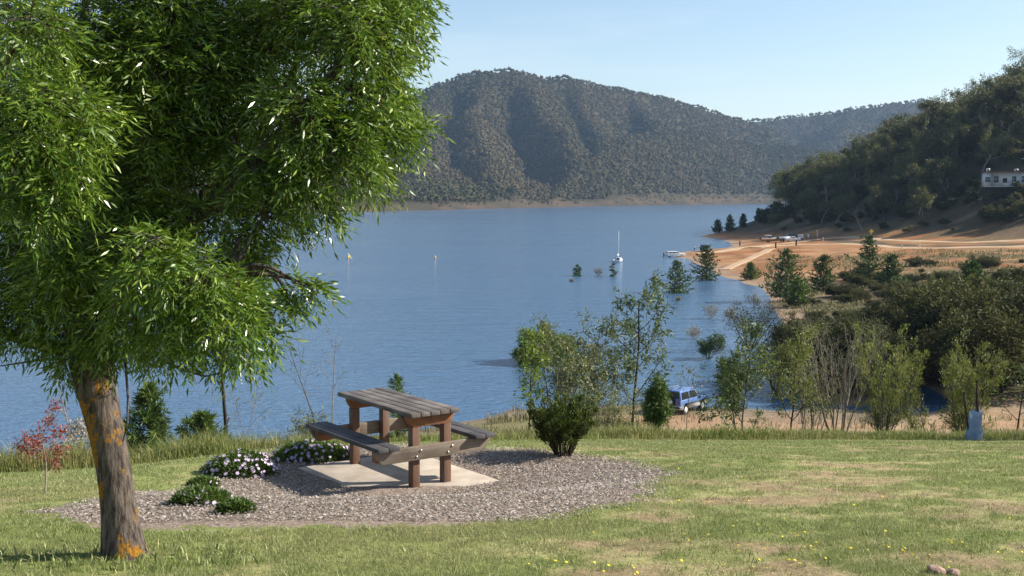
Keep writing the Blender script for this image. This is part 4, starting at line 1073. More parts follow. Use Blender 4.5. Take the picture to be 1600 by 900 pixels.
def chips():
    mb = MB(); N = 330000
    x = r.uniform(-7, 3.5, N); y = r.uniform(8, 18, N)
    md = mulch_d(x, y); sd = sdist(x, y, SLAB)
    k = (md > -.25 + .35 * (fbm(x / .3, y / .3, 97, 3) - .5)) & (sd < -.01) & (r.uniform(0, 1, N) < np.clip(.75 + md * 3, .1, 1))
    k |= (sd > .02) & (r.uniform(0, 1, N) < .035) & (np.abs(fbm(x / .2, y / .2, 98, 2) - .5) > .12)
    x, y, sd = x[k], y[k], sd[k]; n = len(x)
    z = np.where(sd > 0, ZG + .004, H(x, y) + r.uniform(.004, .022, n))
    B = np.stack([x, y, z], -1)
    nor = nrm(np.array([0, 0, 1.]) + rvec(n, r) * .55); a = nrm(np.cross(nor, rvec(n, r))); b = np.cross(nor, a)
    l = r.uniform(.004, .0125, (n, 1)) * np.where(sd > 0, .6, 1)[:, None]; w = l * r.uniform(.3, .8, (n, 1))
    v = np.stack([B - a * l - b * w * .6, B + a * l * .9 - b * w, B + a * l + b * w * .7, B - a * l * .8 + b * w], 1)
    mb.add(v.reshape(-1, 3), np.arange(n * 4).reshape(-1, 4))
    t = NT('bark chip'); rr = t.rand()
    col = t.mix(t.ramp(rr, 0, .55), (.165, .132, .108), (.315, .268, .228)); col = t.mix(t.ramp(rr, .7, 1), col, (.50, .45, .40))
    M['chip'] = t.done(t.principled(col, .85, .15))
    o = mb.build('mulch_chips', M['chip']); o['kind'] = 'stuff'
chips()
def flowers():
    """yellow capeweed flowers in the grass"""
    bm = MB(); n = 12; ang = np.arange(2 * n) * math.pi / n; rad = np.where(np.arange(2 * n) % 2 == 0, .019, .012)
    v = np.c_[np.cos(ang) * rad, np.sin(ang) * rad, .045 + .004 * (np.arange(2 * n) % 2 == 0)]
    bm.add(v * np.array([1, 1, .7]), np.arange(2 * n)[None]); bm.tube([(0, 0, -.01), (0, 0, .03)], .0025, 4, m=1)
    t = NT('yellow petals'); M['petal'] = t.done(t.principled((.80, .62, .02), .6, .2))
    k = 0
    pr = bm.build('yellow_flower', [M['petal'], M['lawn']])
    tag(pr, 'small yellow daisy flower in the mown grass', 'flower', 'yellow flowers in the lawn')
    q = np.random.default_rng(77)
    cl = [(880, 880), (930, 872), (960, 890), (1010, 880), (1080, 840), (1150, 865), (1170, 890), (1215, 885), (1240, 875), (1335, 858), (1290, 862), (1430, 860), (1420, 850), (1500, 852), (1510, 850), (1590, 875), (1130, 782), (1310, 785), (1085, 735), (1210, 833), (1440, 880), (1280, 888), (1390, 872)]
    while k < 150:
        a, b = cl[q.integers(len(cl))]
        px, row = (a + q.normal() * 26, b + q.normal() * 8) if q.uniform() < .72 else (q.uniform(830, 1590), q.uniform(735, 896))
        if row > 905 or row < 715: continue
        g = ground(px, row)
        o = pr if k == 0 else pr.copy()
        if k: COL.objects.link(o)
        o.location = g; o.rotation_euler = (q.uniform(-.5, .5), q.uniform(-.5, .5), q.uniform(0, 6)); s = q.uniform(.3, .62); o.scale = (s, s, s); k += 1
flowers()
def rock(px, row, s, label):
    q = ground(px, row); bm = bmesh.new(); bmesh.ops.create_icosphere(bm, subdivisions=3, radius=1)
    for v in bm.verts:
        c = v.co.copy(); f = 1 + .35 * (float(fbm(c.x * 1.3 + px, c.y * 1.3 + c.z, 3, 3)) - .5) * 2
        v.co = Vector((c.x * 1.2 * f, c.y * f, c.z * .62 * f)) * s
    me = bpy.data.meshes.new('rock'); bm.to_mesh(me); bm.free(); me.materials.append(M['rock'])
    o = bpy.data.objects.new('rock', me); COL.objects.link(o); o.location = q + Vector((0, 0, s * .2)); o.rotation_euler = (0, 0, px)
    tag(o, label, 'rock')
M['rock'] = m_plain('pinkish stone', (.42, .30, .24), (.24, .15, .11), 14, .9, .1, .5)
rock(1463, 895, .05, 'pale pinkish stone lying in the grass at the bottom edge')
rock(1490, 897, .035, 'smaller reddish stone beside the pale stone in the grass')

# ================================================================ VEHICLES, BOATS, PEOPLE
def arch(cx, rad, z):
    return [(cx - rad * math.cos(a), z + rad * math.sin(a) * .95) for a in np.linspace(0, math.pi, 7)]
def vehicle(name, label, loc, rz, cat='car', L=4.6, W=1.75, Ht=1.45, belt=.92, clr=.28, hood=.95, wr=.32, wx=(-1.35, 1.35), nose=None, cabin=None, side=None, paint_='white', lower=None, extra=None, pitch=0, group=None):
    t = thing(name, label, cat, loc, rz, group); t.rotation_euler = (0, pitch, rz)
    hw = lambda z: W / 2 * (1 - .17 * np.clip((np.asarray(z, float) - belt) / (Ht - belt), 0, 1))
    def taper(mb):
        v = mb.V[-1]; v[:, 1] = np.sign(v[:, 1]) * hw(v[:, 2]) * np.abs(v[:, 1]) / (W / 2)
    x0, x1 = -L / 2, L / 2
    zl = clr
    body = [(x0, zl + .12), (x0 + .08, zl)] + arch(wx[0], wr * 1.18, zl) + arch(wx[1], wr * 1.18, zl) + [(x1 - .08, zl), (x1, zl + .12), (x1, hood - .14), (x1 - .1, hood - .03)] + [(cabin[-1][0], belt + .02), (x0 + .04, belt + .02), (x0, belt - .08)]
    b = MB().prism(body, -W / 2, W / 2); taper(b); b.build('body', M[paint_], t, bevel=.03)
    if lower:
        lo = [(x0 - .003, zl + .10), (x0 + .08, zl - .01)] + arch(wx[0], wr * 1.16, zl - .01) + arch(wx[1], wr * 1.16, zl - .01) + [(x1 - .08, zl - .01), (x1 + .003, zl + .10), (x1 + .003, lower[1]), (x0 - .003, lower[1])]
        b = MB().prism(lo, -W / 2 - .008, W / 2 + .008); b.build('lower_body', M[lower[0]], t)
    b = MB().prism(cabin, -W / 2, W / 2); taper(b); b.build('cabin', M[paint_], t, bevel=.03)
    for q in side:
        for s in (-1, 1):
            p = np.array(q, float); v = np.c_[p[:, 0], s * (hw(p[:, 1]) + .008), p[:, 1]]
            MB().add(v, [[0, 1, 2, 3]] if s < 0 else [[3, 2, 1, 0]]).build('window', M['glass'], t)
    for (a, c), nm in (((cabin[0], cabin[1]), 'rear_window'), ((cabin[-1], cabin[-2]), 'windscreen')):
        a, c = np.array(a, float), np.array(c, float); d = c - a; n = np.array([-d[1], d[0]]) / np.linalg.norm(d)
        if (nm == 'windscreen') != (n[0] > 0): n = -n
        p, q = a + d * .22 + n * .008, a + d * .9 + n * .008
        v = [(p[0], -hw(p[1]) * .88, p[1]), (p[0], hw(p[1]) * .88, p[1]), (q[0], hw(q[1]) * .88, q[1]), (q[0], -hw(q[1]) * .88, q[1])]
        MB().add(v, [[0, 1, 2, 3]]).build(nm, M['glass'], t)
    for x in wx:
        for s in (-1, 1):
            y = s * (W / 2 - .12)
            w = MB(); w.tube([(x, y - .11, wr), (x, y - .085, wr), (x, y + .085, wr), (x, y + .11, wr)], [wr * .9, wr, wr, wr * .9], 20)
            wo_ = w.build('wheel', M['tyre'], t, smooth=False)
            MB().tube([(x, y + s * .10, wr), (x, y + s * .122, wr)], [wr * .66, wr * .56], 14).build('rim', M['silver'], wo_)
    for s in (-1, 1):
        MB().box((x1 + .005, s * W * .36, hood - .19), (.04, .22, .14)).build('headlight', M['silver'], t)
        MB().box((x0 - .005, s * W * .42, belt - .14), (.03, .12, .22)).build('tail_light', M['redlens'], t)
    MB().box((x1 + .03, 0, zl + .16), (.1, W * .96, .14)).build('bumper', M['black'], t, bevel=.02)
    MB().box((x0 - .03, 0, zl + .14), (.1, W * .96, .14)).build('bumper', M['black'], t, bevel=.02)
    if extra: extra(t)
    return t
def suv_extra(t):
    w = MB().tube([(-1.98, -.12, 1.0), (-2.02, -.12, 1.0), (-2.17, -.12, 1.0), (-2.2, -.12, 1.0)], [.29, .345, .345, .29], 20).build('spare_wheel', M['tyre'], t)
    MB().tube([(-2.20, -.12, 1.0), (-2.215, -.12, 1.0)], [.2, .19], 14).build('rim', M['silver'], w)
    for s in (-1, 1):
        MB().tube([(-1.5, s * .6, 1.80), (-1.5, s * .6, 1.86), (.1, s * .6, 1.86), (.1, s * .6, 1.80)], .02, 6).build('roof_rail', M['silver'], t)
        MB().box((-.0 + .62, s * .93, 1.12), (.1, .16, .14)).build('mirror', M['black'], t, bevel=.02)
    MB().tube([(2.0, -.62, .5), (2.06, -.62, 1.02), (2.06, .62, 1.02), (2.0, .62, .5)], .035, 8).build('bull_bar', M['black'], t)
d = 84.
vehicle('four_wheel_drive', 'blue and silver four wheel drive with a rear spare wheel, parked at the lake edge', (xpx(1069, d, 636), d, Hs(xpx(1069, d, 636), d)), R(51), L=3.95, W=1.72, Ht=1.80, belt=1.10, clr=.45, hood=1.06, wr=.36, wx=(-1.18, 1.25),
        cabin=[(-1.93, 1.09), (-1.86, 1.78), (-1.8, 1.80), (.15, 1.80), (.22, 1.78), (.72, 1.09)], side=[[(-1.76, 1.17), (-.72, 1.17), (-.72, 1.66), (-1.70, 1.66)], [(-.62, 1.17), (.52, 1.17), (.16, 1.66), (-.62, 1.66)]],
        paint_='blue', lower=('silver', .70), extra=suv_extra, cat='four wheel drive')
def plate_on(px, row, z=0.):
    q = ground(px, row); return (q.x, q.y, q.z + z)
WAG = dict(L=4.9, W=1.8, Ht=1.48, belt=.92, clr=.26, hood=.92, wr=.32, wx=(-1.4, 1.45), cabin=[(-2.4, .9), (-2.15, 1.42), (-2.0, 1.48), (.25, 1.48), (.4, 1.44), (1.15, .9)],
           side=[[(-2.15, .98), (-1.2, .98), (-1.2, 1.36), (-1.98, 1.36)], [(-1.1, .98), (-.15, .98), (-.15, 1.38), (-1.1, 1.38)], [(-.05, .98), (.85, .98), (.33, 1.38), (-.05, 1.38)]])
def hatch(t):
    MB().box((-2.62, 0, 1.62), (.75, 1.4, .06), rot=Matrix.Rotation(R(12), 3, 'Y')).build('tailgate', M['white'], t, bevel=.02)
q = at_z(1055, 401, .05)
vehicle('station_wagon', 'white station wagon with its back in the water at the tip of the dirt spit', (q.x, q.y, max(Hs(q.x, q.y), -.15)), R(12), extra=hatch, **WAG)
q = ground(1101, 392)
vehicle('parked_car', 'dark four wheel drive seen from behind on the dirt spit beside the standing man', tuple(q), R(70), **{**WAG, 'L': 4.4, 'Ht': 1.75, 'belt': 1.05, 'paint_': 'navy', 'clr': .35, 'wr': .36, 'cabin': [(-2.15, 1.03), (-2.05, 1.7), (-1.95, 1.75), (.2, 1.75), (.3, 1.72), (.95, 1.03)],
        'side': [[(-1.95, 1.1), (-1.0, 1.1), (-1.0, 1.62), (-1.9, 1.62)], [(-.9, 1.1), (.7, 1.1), (.3, 1.64), (-.9, 1.64)]]})
UTE = {**WAG, 'L': 4.9, 'cabin': [(-.6, .9), (-.45, 1.42), (-.35, 1.48), (.5, 1.48), (.6, 1.44), (1.25, .9)], 'side': [[(-.42, .98), (.98, .98), (.56, 1.38), (-.36, 1.38)]], 'paint_': 'white'}
q = ground(1238, 377)
vehicle('parked_car', 'white utility parked beside the dirt track in front of the dark wagon', tuple(q), R(8), **UTE)
q = ground(1240, 373.5)
vehicle('parked_car', 'dark station wagon with a pale roof behind the white utility', tuple(q), R(10), **{**WAG, 'L': 5., 'Ht': 1.75, 'belt': 1.0, 'paint_': 'navy', 'cabin': [(-2.4, .98), (-2.25, 1.7), (-2.1, 1.75), (.25, 1.75), (.4, 1.72), (1.15, .98)],
        'side': [[(-2.2, 1.06), (-1.2, 1.06), (-1.2, 1.62), (-2.1, 1.62)], [(-1.1, 1.06), (.8, 1.06), (.36, 1.62), (-1.1, 1.62)]]})
q = ground(1251, 374)
vehicle('parked_car', 'white car at the right end of the row on the dirt track', tuple(q), R(75), **WAG)

def hull(mb, L, B, D, m=0, sheer=.18, n=14):
    st = np.linspace(0, 1, n)
    b = B / 2 * np.where(st < .45, .82 + .18 * st / .45, np.maximum(1 - ((st - .45) / .55) ** 2.2, .012))
    k = -D * (1 - np.clip((st - .6) / .4, 0, 1) ** 2 * .75); top = sheer * st ** 2 * 1.6
    sec = np.stack([np.stack([(st - .5) * L, s * b * f, k * g + top * (1 - g)], -1) for s, f, g in ((-1, 1, 0), (-1, .93, .45), (-1, .6, .85), (1, 0, 1), (1, .6, .85), (1, .93, .45), (1, 1, 0))], 1)
    i = np.arange(n - 1)[:, None] * 7; j = np.arange(6)[None]
    mb.add(sec.reshape(-1, 3), np.stack([i + j, i + 7 + j, i + 8 + j, i + 1 + j], -1).reshape(-1, 4), m)
    mb.F.setdefault((7, m), []).append((mb.n - n * 7 + np.arange(7))[None])
    return st, b, top
def deck(mb, L, B, D, m, st, b, top, dz=0.):
    n = len(st); v = np.concatenate([np.c_[(st - .5) * L, -b * .98, top + dz], np.c_[(st - .5) * L, b * .98, top + dz]])
    i = np.arange(n - 1); mb.add(v, np.stack([i, i + 1, n + i + 1, n + i], -1), m)
def sailboat():
    q = at_z(966, 409, 0)
    t = thing('sailboat', 'small white sailboat with a bare mast moored on the lake', 'sailboat', q, R(78))
    h = MB(); s = hull(h, 6.0, 2.2, .75); h.V[-1][:, 2] += .55; h.build('hull', M['white'], t)
    dm = MB(); deck(dm, 6., 2.2, .5, 0, *s, dz=.53); dm.build('deck', M['white'], t)
    MB().prism([(-.4, .5), (1.6, .5), (1.3, .95), (-.2, 1.0)], -.62, .62).build('cabin', M['white'], t, bevel=.05)
    MB().box((-.34, 0, .78), (.22, .5, .42)).build('companionway', M['black'], t)
    MB().box((-1.5, 0, .56), (1.6, 1.1, .07)).build('cockpit', M['black'], t)
    MB().tube([(.7, 0, .9), (.7, 0, 7.3)], [.06, .04], 8).build('mast', M['white'], t)
    MB().tube([(.65, 0, 1.6), (-.6, 0, 1.75), (-2.0, 0, 1.65)], [.12, .24, .1], 8).build('furled_sail', M['white'], t)
    MB().tube([(-2.9, .3, .2), (-2.95, .3, .9), (-2.8, .3, 1.1)], [.06, .08, .12], 8).build('outboard', M['black'], t)
sailboat()
def trailer_boat(px, row, rz, name, label, col, L=6., top=True):
    q = ground(px, row); t = thing(name, label, 'boat', q, rz)
    h = MB(); s = hull(h, L, 2.2, 1.0); h.V[-1][:, 2] += 1.45; h.build('hull', M[col], t)
    g = MB(); v = h.V[-1].reshape(-1, 7, 3)
    for e in (0, 6):
        a = v[:, e]; o_ = np.array([0, -.02 if e == 0 else .02, 0]); n = len(a); i = np.arange(n - 1)
        lo_ = a.copy(); lo_[:, 2] -= .38; lo_[:, 1] *= .99
        g.add(np.concatenate([a + o_, lo_ + o_]), np.stack([i, i + 1, n + i + 1, n + i], -1))
    g.build('topside_stripe', M['white'], t)
    dm = MB(); deck(dm, L, 2.2, 1., 0, *s, dz=1.42); dm.build('deck', M['white'], t)
    if top:
        MB().prism([(-.3, 1.42), (1.5, 1.5), (.7, 2.1), (-.2, 2.15)], -.8, .8).build('windscreen', M['glass'], t, bevel=.03)
        MB().box((-.7, 0, 2.3), (2.0, 1.7, .09)).build('canopy', M['white'], t, bevel=.03)
        for a, b in ((-1.6, .8), (-1.6, -.8), (.2, .8), (.2, -.8)): MB().tube([(a, b, 1.4), (a, b, 2.28)], .03, 6).build('canopy_pole', M['silver'], t)
    MB().box((-L / 2 - .15, 0, 1.35), (.35, .4, .9)).build('outboard', M['black'], t, bevel=.05)
    f = MB(); f.box((0, 0, .5), (L * .95, .12, .1)); f.box((L * .55, 0, .5), (1.2, .08, .08)); f.box((-.6, 0, .42), (.1, 1.9, .1)); f.build('trailer_frame', M['greyblue'], t)
    for y in (-.95, .95): MB().tube([(-.6, y - .09, .3), (-.6, y + .09, .3)], .3, 14).build('trailer_wheel', M['tyre'], t)
trailer_boat(1203, 379, R(8), 'motorboat', 'white and amber motorboat with a canopy on its trailer, left of the parked cars', 'yellowboat', 6.2)
trailer_boat(1225, 377.5, R(10), 'dinghy', 'small grey dinghy on a trailer behind the white utility', 'greyblue', 4.0, False)

def person(loc, rz, hgt, label, shirt, trousers, seed=0, arm=.25):
    bm = bmesh.new(); k = hgt / 1.75
    P_ = dict(pel=(0, 0, .92), chest=(0, 0, 1.28), neck=(0, 0, 1.47), head=(.02, 0, 1.56), top=(.02, 0, 1.68))
    for s, c in ((1, 'l'), (-1, 'r')):
        P_.update({'hip' + c: (0, .09 * s, .86), 'kne' + c: (.03, .11 * s, .48), 'ank' + c: (0, .12 * s, .08), 'toe' + c: (.15, .13 * s, .04), 'sho' + c: (0, .19 * s, 1.40), 'elb' + c: (.0, (.19 + arm * .5) * s, 1.12), 'wri' + c: (.10, (.19 + arm * .5) * s, .88), 'han' + c: (.14, (.19 + arm * .45) * s, .80)})
    RD = dict(pel=.13, chest=.15, neck=.06, head=.095, top=.085, hip=.095, kne=.06, ank=.045, toe=.04, sho=.065, elb=.045, wri=.033, han=.045)
    E = [('pel', 'chest'), ('chest', 'neck'), ('neck', 'head'), ('head', 'top')] + [(a + c, b + c) for c in 'lr' for a, b in (('hip', 'kne'), ('kne', 'ank'), ('ank', 'toe'), ('sho', 'elb'), ('elb', 'wri'), ('wri', 'han'))] + [('pel', 'hip' + c) for c in 'lr'] + [('chest', 'sho' + c) for c in 'lr']
    V = {n: bm.verts.new(Vector(p) * k) for n, p in P_.items()}
    for a, b in E: bm.edges.new((V[a], V[b]))
    bm.verts.index_update(); names = list(P_)
    me = bpy.data.meshes.new('person'); bm.to_mesh(me); bm.free()
    o = bpy.data.objects.new('person', me); COL.objects.link(o)
    md = o.modifiers.new('skin', 'SKIN'); 
    if not me.skin_vertices: me.attributes  # layer is made with the modifier
    sv = me.skin_vertices[0].data if me.skin_vertices else None
    if sv is None:
        bpy.context.view_layer.objects.active = o; bpy.ops.mesh.customdata_skin_add(); sv = me.skin_vertices[0].data
    for i, n in enumerate(names):
        rd = RD.get(n) or RD[n[:-1]]; sv[i].radius = (rd * k, rd * k * (1.2 if n in ('pel', 'chest') else 1)); sv[i].use_root = n == 'pel'
    sb = o.modifiers.new('sub', 'SUBSURF'); sb.levels = sb.render_levels = 1
    t = NT('clothes'); z = t.n('SeparateXYZ'); t.set(z.inputs[0], t.obj()); zz = z.outputs[2]
    st = lambda v: t.ramp(zz, v * k - .01, v * k + .01)
    col = t.mix(st(.93), trousers, shirt); col = t.mix(st(1.46), col, (.42, .26, .19)); col = t.mix(st(1.64), col, (.04, .03, .02)); col = t.mix(st(.06), (.03, .03, .03), col)
    me.materials.append(t.done(t.principled(col, .8, .2)))
    o.location = loc; o.rotation_euler = (0, 0, rz)
    return tag(o, label, 'person')
q = ground(1085, 392)
person(q, R(200), 1.78, 'man in a white shirt and dark trousers standing on the dirt spit', (.75, .75, .73), (.03, .03, .06))
q = ground(1106, 392.5)
person(q, R(170), 1.72, 'person in a pale top beside the dark four wheel drive on the spit', (.7, .66, .62), (.05, .05, .08))
q = ground(1263, 373.2)
person(q, R(240), 1.76, 'person in white clothes standing right of the parked cars', (.78, .78, .78), (.62, .62, .62))
q = at_z(1037, 402, 0)
person((q.x, q.y, -.35), R(20), 1.75, 'dark clad person standing in the water behind the white station wagon', (.05, .05, .07), (.04, .04, .06))

# ---- buoys, posts, signs
def buoy(px, row, label):
    q = at_z(px, row, 0); k = q.y / F
    o = MB().tube([(0, 0, -.2 * k * 5), (0, 0, .15 * k * 5), (0, 0, .5 * k * 5), (0, 0, .85 * k * 5), (0, 0, .95 * k * 5)], np.array([.3, .62, .5, .26, .1]) * k * 2.6, 14).build('buoy', M['orangebuoy'], smooth=True)
    o.location = q; tag(o, label, 'buoy', 'yellow buoys on the lake')
buoy(544, 404, 'yellow buoy on the open lake nearer the ash tree')
buoy(680, 404, 'yellow buoy on the open lake farther from the ash tree')
def post(px, row, h, w, mat, label, group, foot=None):
    q = foot or ground(px, row)
    mb = MB(); mb.box((0, 0, h / 2 - .1), (w, w, h + .2)); mb.prism([(-w / 2, h), (w / 2, h), (0, h + w * .4)], -w / 2 + .004, w / 2 - .004)
    o = mb.build('bollard', M[mat], bevel=w * .06); o.location = q; tag(o, label, 'post', group)
for a, b, l in [(1212, 388, 'brown post below the amber motorboat'), (1244, 384, 'brown post below the white utility'), (1156, 384, 'brown post at the head of the small bay')]:
    post(a, b, 1.45, .34, 'postbrown', l, 'brown posts along the dirt track')
for a, b, l in [(1286, 377, 'white guide post nearest the parked cars'), (1409, 389, 'white guide post on the lower track, left of the pair'), (1437, 388, 'white guide post on the lower track, right of the pair')]:
    post(a, b, 1.15, .2, 'white', l, 'white guide posts by the tracks')
q = ground(1361, 373.5)
t = thing('road_sign', 'yellow diamond road sign above the tall pine', 'road sign', q)
MB().tube([(0, 0, -.2), (0, 0, 2.6)], .05, 8).build('pole', M['silver'], t)
MB().box((0, -.07, 2.3), (1.0, .03, 1.0), rot=Matrix.Rotation(R(45), 3, 'Y')).build('sign_board', M['yellow'], t, bevel=.01)
q = ground(1277, 372)
t = thing('lamp_pole', 'pale pole with a small box on top right of the person in white', 'pole', q)
MB().tube([(0, 0, -.2), (0, 0, 2.3)], [.14, .1], 8).build('pole', M['white'], t)
MB().box((-.1, 0, 2.35), (.5, .2, .16)).build('lamp_head', M['white'], t)
# ---- tree guard with stakes
dg = 20.9; xg = xpx(1522, dg, 690)
t = thing('tree_guard', 'pale blue plastic tree guard on stakes at the lawn edge', 'tree guard', (xg, dg, Hs(xg, dg)))
gm = MB(); n = 20; kk = dg / F
a = np.arange(n) * 2 * math.pi / n
rings = []
for z, rx in ((0, 12.5), (.12, 12.6), (.25, 10.8), (.38, 9.6), (.5, 9.6), (.56, 9.8)):
    w = 1 + .13 * np.sin(3 * a + z * 4) + .05 * np.sin(7 * a + z * 9)
    rings.append(np.c_[np.cos(a) * rx * kk * w, np.sin(a) * rx * kk * w * .8, np.full(n, z) + .02 * np.sin(2 * a) * (z > .5)])
i = np.arange(5)[:, None] * n; j = np.arange(n)[None]
gm.add(np.concatenate(rings), np.stack([i + j, i + (j + 1) % n, i + n + (j + 1) % n, i + n + j], -1).reshape(-1, 4))
tt_ = NT('blue plastic sleeve'); qq = tt_.principled(tt_.mix(tt_.ramp(tt_.noise(tt_.obj(), 9, 4), .35, .65), (.21, .30, .41), (.39, .47, .56)), .45, .4); tr = tt_.n('BsdfTranslucent', Color=(.35, .52, .75))
mx = tt_.n('MixShader', Fac=.35); tt_.set(mx.inputs[1], qq.outputs[0]); tt_.set(mx.inputs[2], tr.outputs[0]); M['sleeve'] = tt_.done(mx)
gm.build('plastic_sleeve', M['sleeve'], t, smooth=True)
for (xa, xb, h, w_) in ((-.07, -.21, .90, .016), (.02, .04, 1.05, .024), (.09, .05, .80, .018)):
    MB().tube([(xa * .9, .0, -.1), (xb, .03, h)], w_, 5).build('stake', M['postbrown'], t)
MB().tube([(.0, 0, 0), (.03, 0, .5), (-.03, .02, .9)], [.012, .01, .005], 5).build('sapling_stem', M['bark_grey'], t)

# ---- the white house above the headland
def house():
    dh = 343.; x0, z0 = xpx(1537, dh, 300), CZ - float(slope(291)) * dh
    t = thing('white_house', 'long low white house with a flat roof on the wooded hill', 'house', (x0, dh, z0), R(-17))
    W_, Dp, hh = 27., 6.5, 4.1
    zb = min(Hs(x0 + .956 * a + .29 * b, dh - .29 * a + .956 * b) for a in (0, 13, 27) for b in (-1, 8)) - z0 - .5
    w = MB(); w.box((W_ / 2, Dp / 2 + .9, hh / 2), (W_, Dp, hh)); 
    w.box((1.0, .45, hh / 2), (2.0, .896, hh)); w.box((W_ / 2 + 5., .45, hh / 2), (W_ - 10, .896, hh)); w.build('wall', M['housewall'], t)
    MB().box((W_ / 2, Dp / 2 + .5, zb / 2 - .15), (W_ - .8, Dp, -zb - .3)).build('foundation', M['dark_base'], t)
    MB().box((W_ / 2, Dp / 2 + .3, hh + .16), (W_ + 1.0, Dp + 2.0, .3)).build('roof', M['roofb'], t)
    MB().box((W_ / 2, .2, -.1), (W_, 1.6, .18)).build('deck', M['housewall'], t)
    rail = MB()
    for i in range(10): rail.box((2.2 + i * .62, -.5, .5), (.06, .06, 1.0))
    rail.box((5, -.5, 1.02), (6.0, .07, .07)); rail.box((6.4, -.45, .5), (2.6, .03, .8)); rail.build('railing', M['housewall'], t)
    def win(x, z, w_, h_, y=0.):
        f = MB().box((x, y - .03, z), (w_ + .2, .08, h_ + .2)).build('window', M['white'], t)
        MB().box((x, y - .06, z), (w_, .06, h_)).build('pane', M['bluepane'], f)
    win(1.0, 2.0, 1.5, 1.5); win(11.0, 2.1, 1.6, 1.8); win(14.4, 2.1, 3.6, 1.8); win(19.5, 2.1, 2.6, 1.6); win(24, 2.1, 2.2, 1.6); win(3.4, 2.0, 1.3, 2.0, .9); win(8.3, 2.1, 1.2, 1.6, .9)
    f = MB().box((5.8, .86, 1.2), (1.2, .08, 2.3)).build('door', M['dark_base'], t); MB().box((6.2, .80, 1.1), (.08, .06, .2)).build('handle', M['silver'], f)
    for x, w_, h_ in ((1.2, 1.0, .9), (8.9, 1.1, .7), (14.4, 1.2, 1.0)):
        b = MB().box((x, 2, hh + .3 + h_ / 2), (w_, 1.0, h_)).build('roof_unit', M['white'], t); MB().box((x + .08, 1.48, hh + .3 + h_ / 2), (w_ * .5, .06, h_ * .5)).build('grille', M['black'], b)
    an = MB(); an.tube([(11.5, 4, hh), (11.5, 4, hh + 4.2)], .05, 5); an.tube([(10.6, 4, hh + 4.1), (13.0, 4, hh + 4.1)], .05, 5)
    for i in range(6): an.tube([(10.8 + i * .4, 3.5, hh + 4.1), (10.8 + i * .4, 4.5, hh + 4.1)], .03, 4)
    an.build('antenna', M['silver'], t)
M['housewall'] = m_plain('pale weatherboard', (.55, .56, .57), (.48, .49, .50), 1.5, .7, .2)
M['dark_base'] = m_plain('dark timber base', (.05, .04, .035), (.03, .026, .024), 3, .9, .1)
M['roofb'] = m_plain('brown roof edge', (.18, .11, .08), (.12, .08, .06), 2, .8, .1)
M['bluepane'] = m_plain('window pane', (.10, .16, .22), (.06, .10, .14), 1., .12, .6)
house()

# ================================================================ LIGHT, AIR, CAMERA
w = bpy.data.worlds.new('World'); sc.world = w; w.use_nodes = True
nt = w.node_tree; bg = nt.nodes['Background']
sky = nt.nodes.new('ShaderNodeTexSky'); sky.sky_type = 'NISHITA'; sky.sun_disc = False
sky.sun_elevation = SUN_EL; sky.sun_rotation = SUN_AZ; sky.altitude = 300; sky.air_density = 1.0; sky.dust_density = .7; sky.ozone_density = 1.0
tc = nt.nodes.new('ShaderNodeTexCoord'); mp = nt.nodes.new('ShaderNodeMapping'); mp.inputs['Scale'].default_value = (1.2, 1.2, 9); mp.inputs['Rotation'].default_value = (.05, .06, .3)
cn = nt.nodes.new('ShaderNodeTexNoise'); cn.inputs['Scale'].default_value = 2.2; cn.inputs['Detail'].default_value = 6; cn.inputs['Roughness'].default_value = .6
cr = nt.nodes.new('ShaderNodeMapRange'); cr.inputs[1].default_value = .42; cr.inputs[2].default_value = .75; cr.inputs[3].default_value = 0; cr.inputs[4].default_value = .38
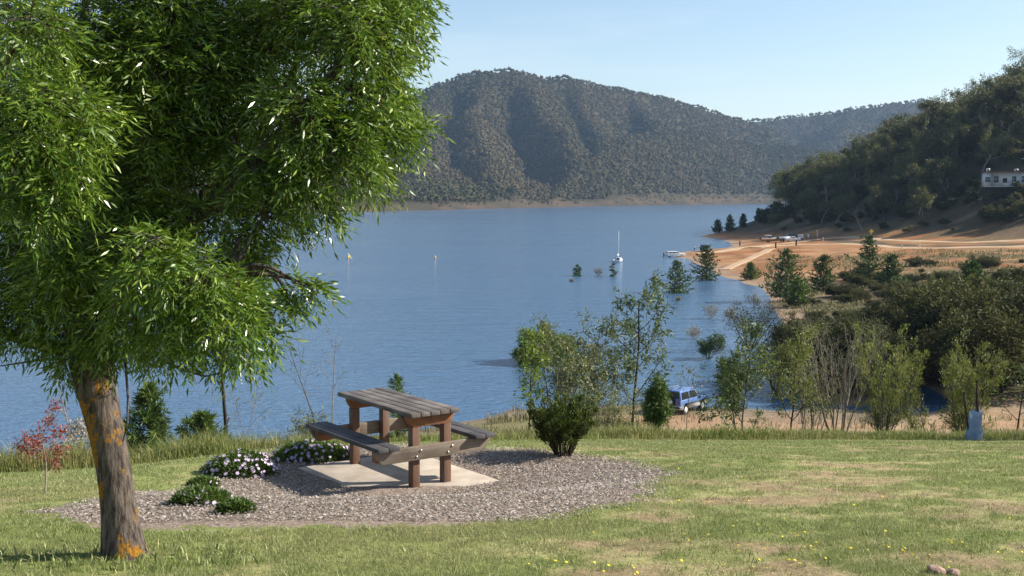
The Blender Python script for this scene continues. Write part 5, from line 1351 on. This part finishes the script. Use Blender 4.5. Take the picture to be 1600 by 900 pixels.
cm = nt.nodes.new('ShaderNodeMixRGB'); cm.inputs[2].default_value = (5.6, 6.0, 6.4, 1)      # thin high cirrus
nt.links.new(tc.outputs['Generated'], mp.inputs[0]); nt.links.new(mp.outputs[0], cn.inputs['Vector']); nt.links.new(cn.outputs['Fac'], cr.inputs[0]); nt.links.new(cr.outputs[0], cm.inputs[0])
nt.links.new(sky.outputs[0], cm.inputs[1]); nt.links.new(cm.outputs[0], bg.inputs[0]); bg.inputs[1].default_value = .092
sl = bpy.data.lights.new('sun', 'SUN'); sl.energy = 5.0; sl.angle = R(.53); sl.color = (1, .93, .82)
so = bpy.data.objects.new('sun', sl); COL.objects.link(so)
sdir = Vector((math.sin(SUN_AZ) * math.cos(SUN_EL), math.cos(SUN_AZ) * math.cos(SUN_EL), math.sin(SUN_EL)))
so.rotation_euler = sdir.to_track_quat('Z', 'Y').to_euler()

def haze(density):
    mb = MB().box((0, 2050, 180), (5200, 4400, 376))
    t = NT('haze'); v = t.n('VolumePrincipled'); v.inputs['Color'].default_value = (.45, .68, 1., 1); v.inputs['Density'].default_value = density; v.inputs['Anisotropy'].default_value = .1
    t.t.links.new(v.outputs[0], t.out.inputs['Volume'])
    o = mb.build('haze', t.m); o['kind'] = 'stuff'
haze(.000065)

cam = bpy.data.cameras.new('camera'); co = bpy.data.objects.new('camera', cam); COL.objects.link(co)
co.location = (0, 0, CZ); co.rotation_euler = (math.pi / 2 - P, 0, 0)
cam.sensor_width = 36; cam.lens = 36 * F / 1600; cam.clip_start = .1; cam.clip_end = 12000
sc.camera = co
sc.view_settings.view_transform = 'Standard'; sc.view_settings.look = 'None'; sc.view_settings.exposure = .9; sc.view_settings.gamma = 1; sc.view_settings.use_curve_mapping = False
cy = sc.cycles
cy.max_bounces = 6; cy.diffuse_bounces = 3; cy.glossy_bounces = 3; cy.transmission_bounces = 4; cy.volume_bounces = 0; cy.transparent_max_bounces = 8
cy.use_denoising = True; cy.caustics_reflective = False; cy.caustics_refractive = False
try: cy.denoiser = 'OPENIMAGEDENOISE'
except Exception: pass
print('objects', len(bpy.data.objects))
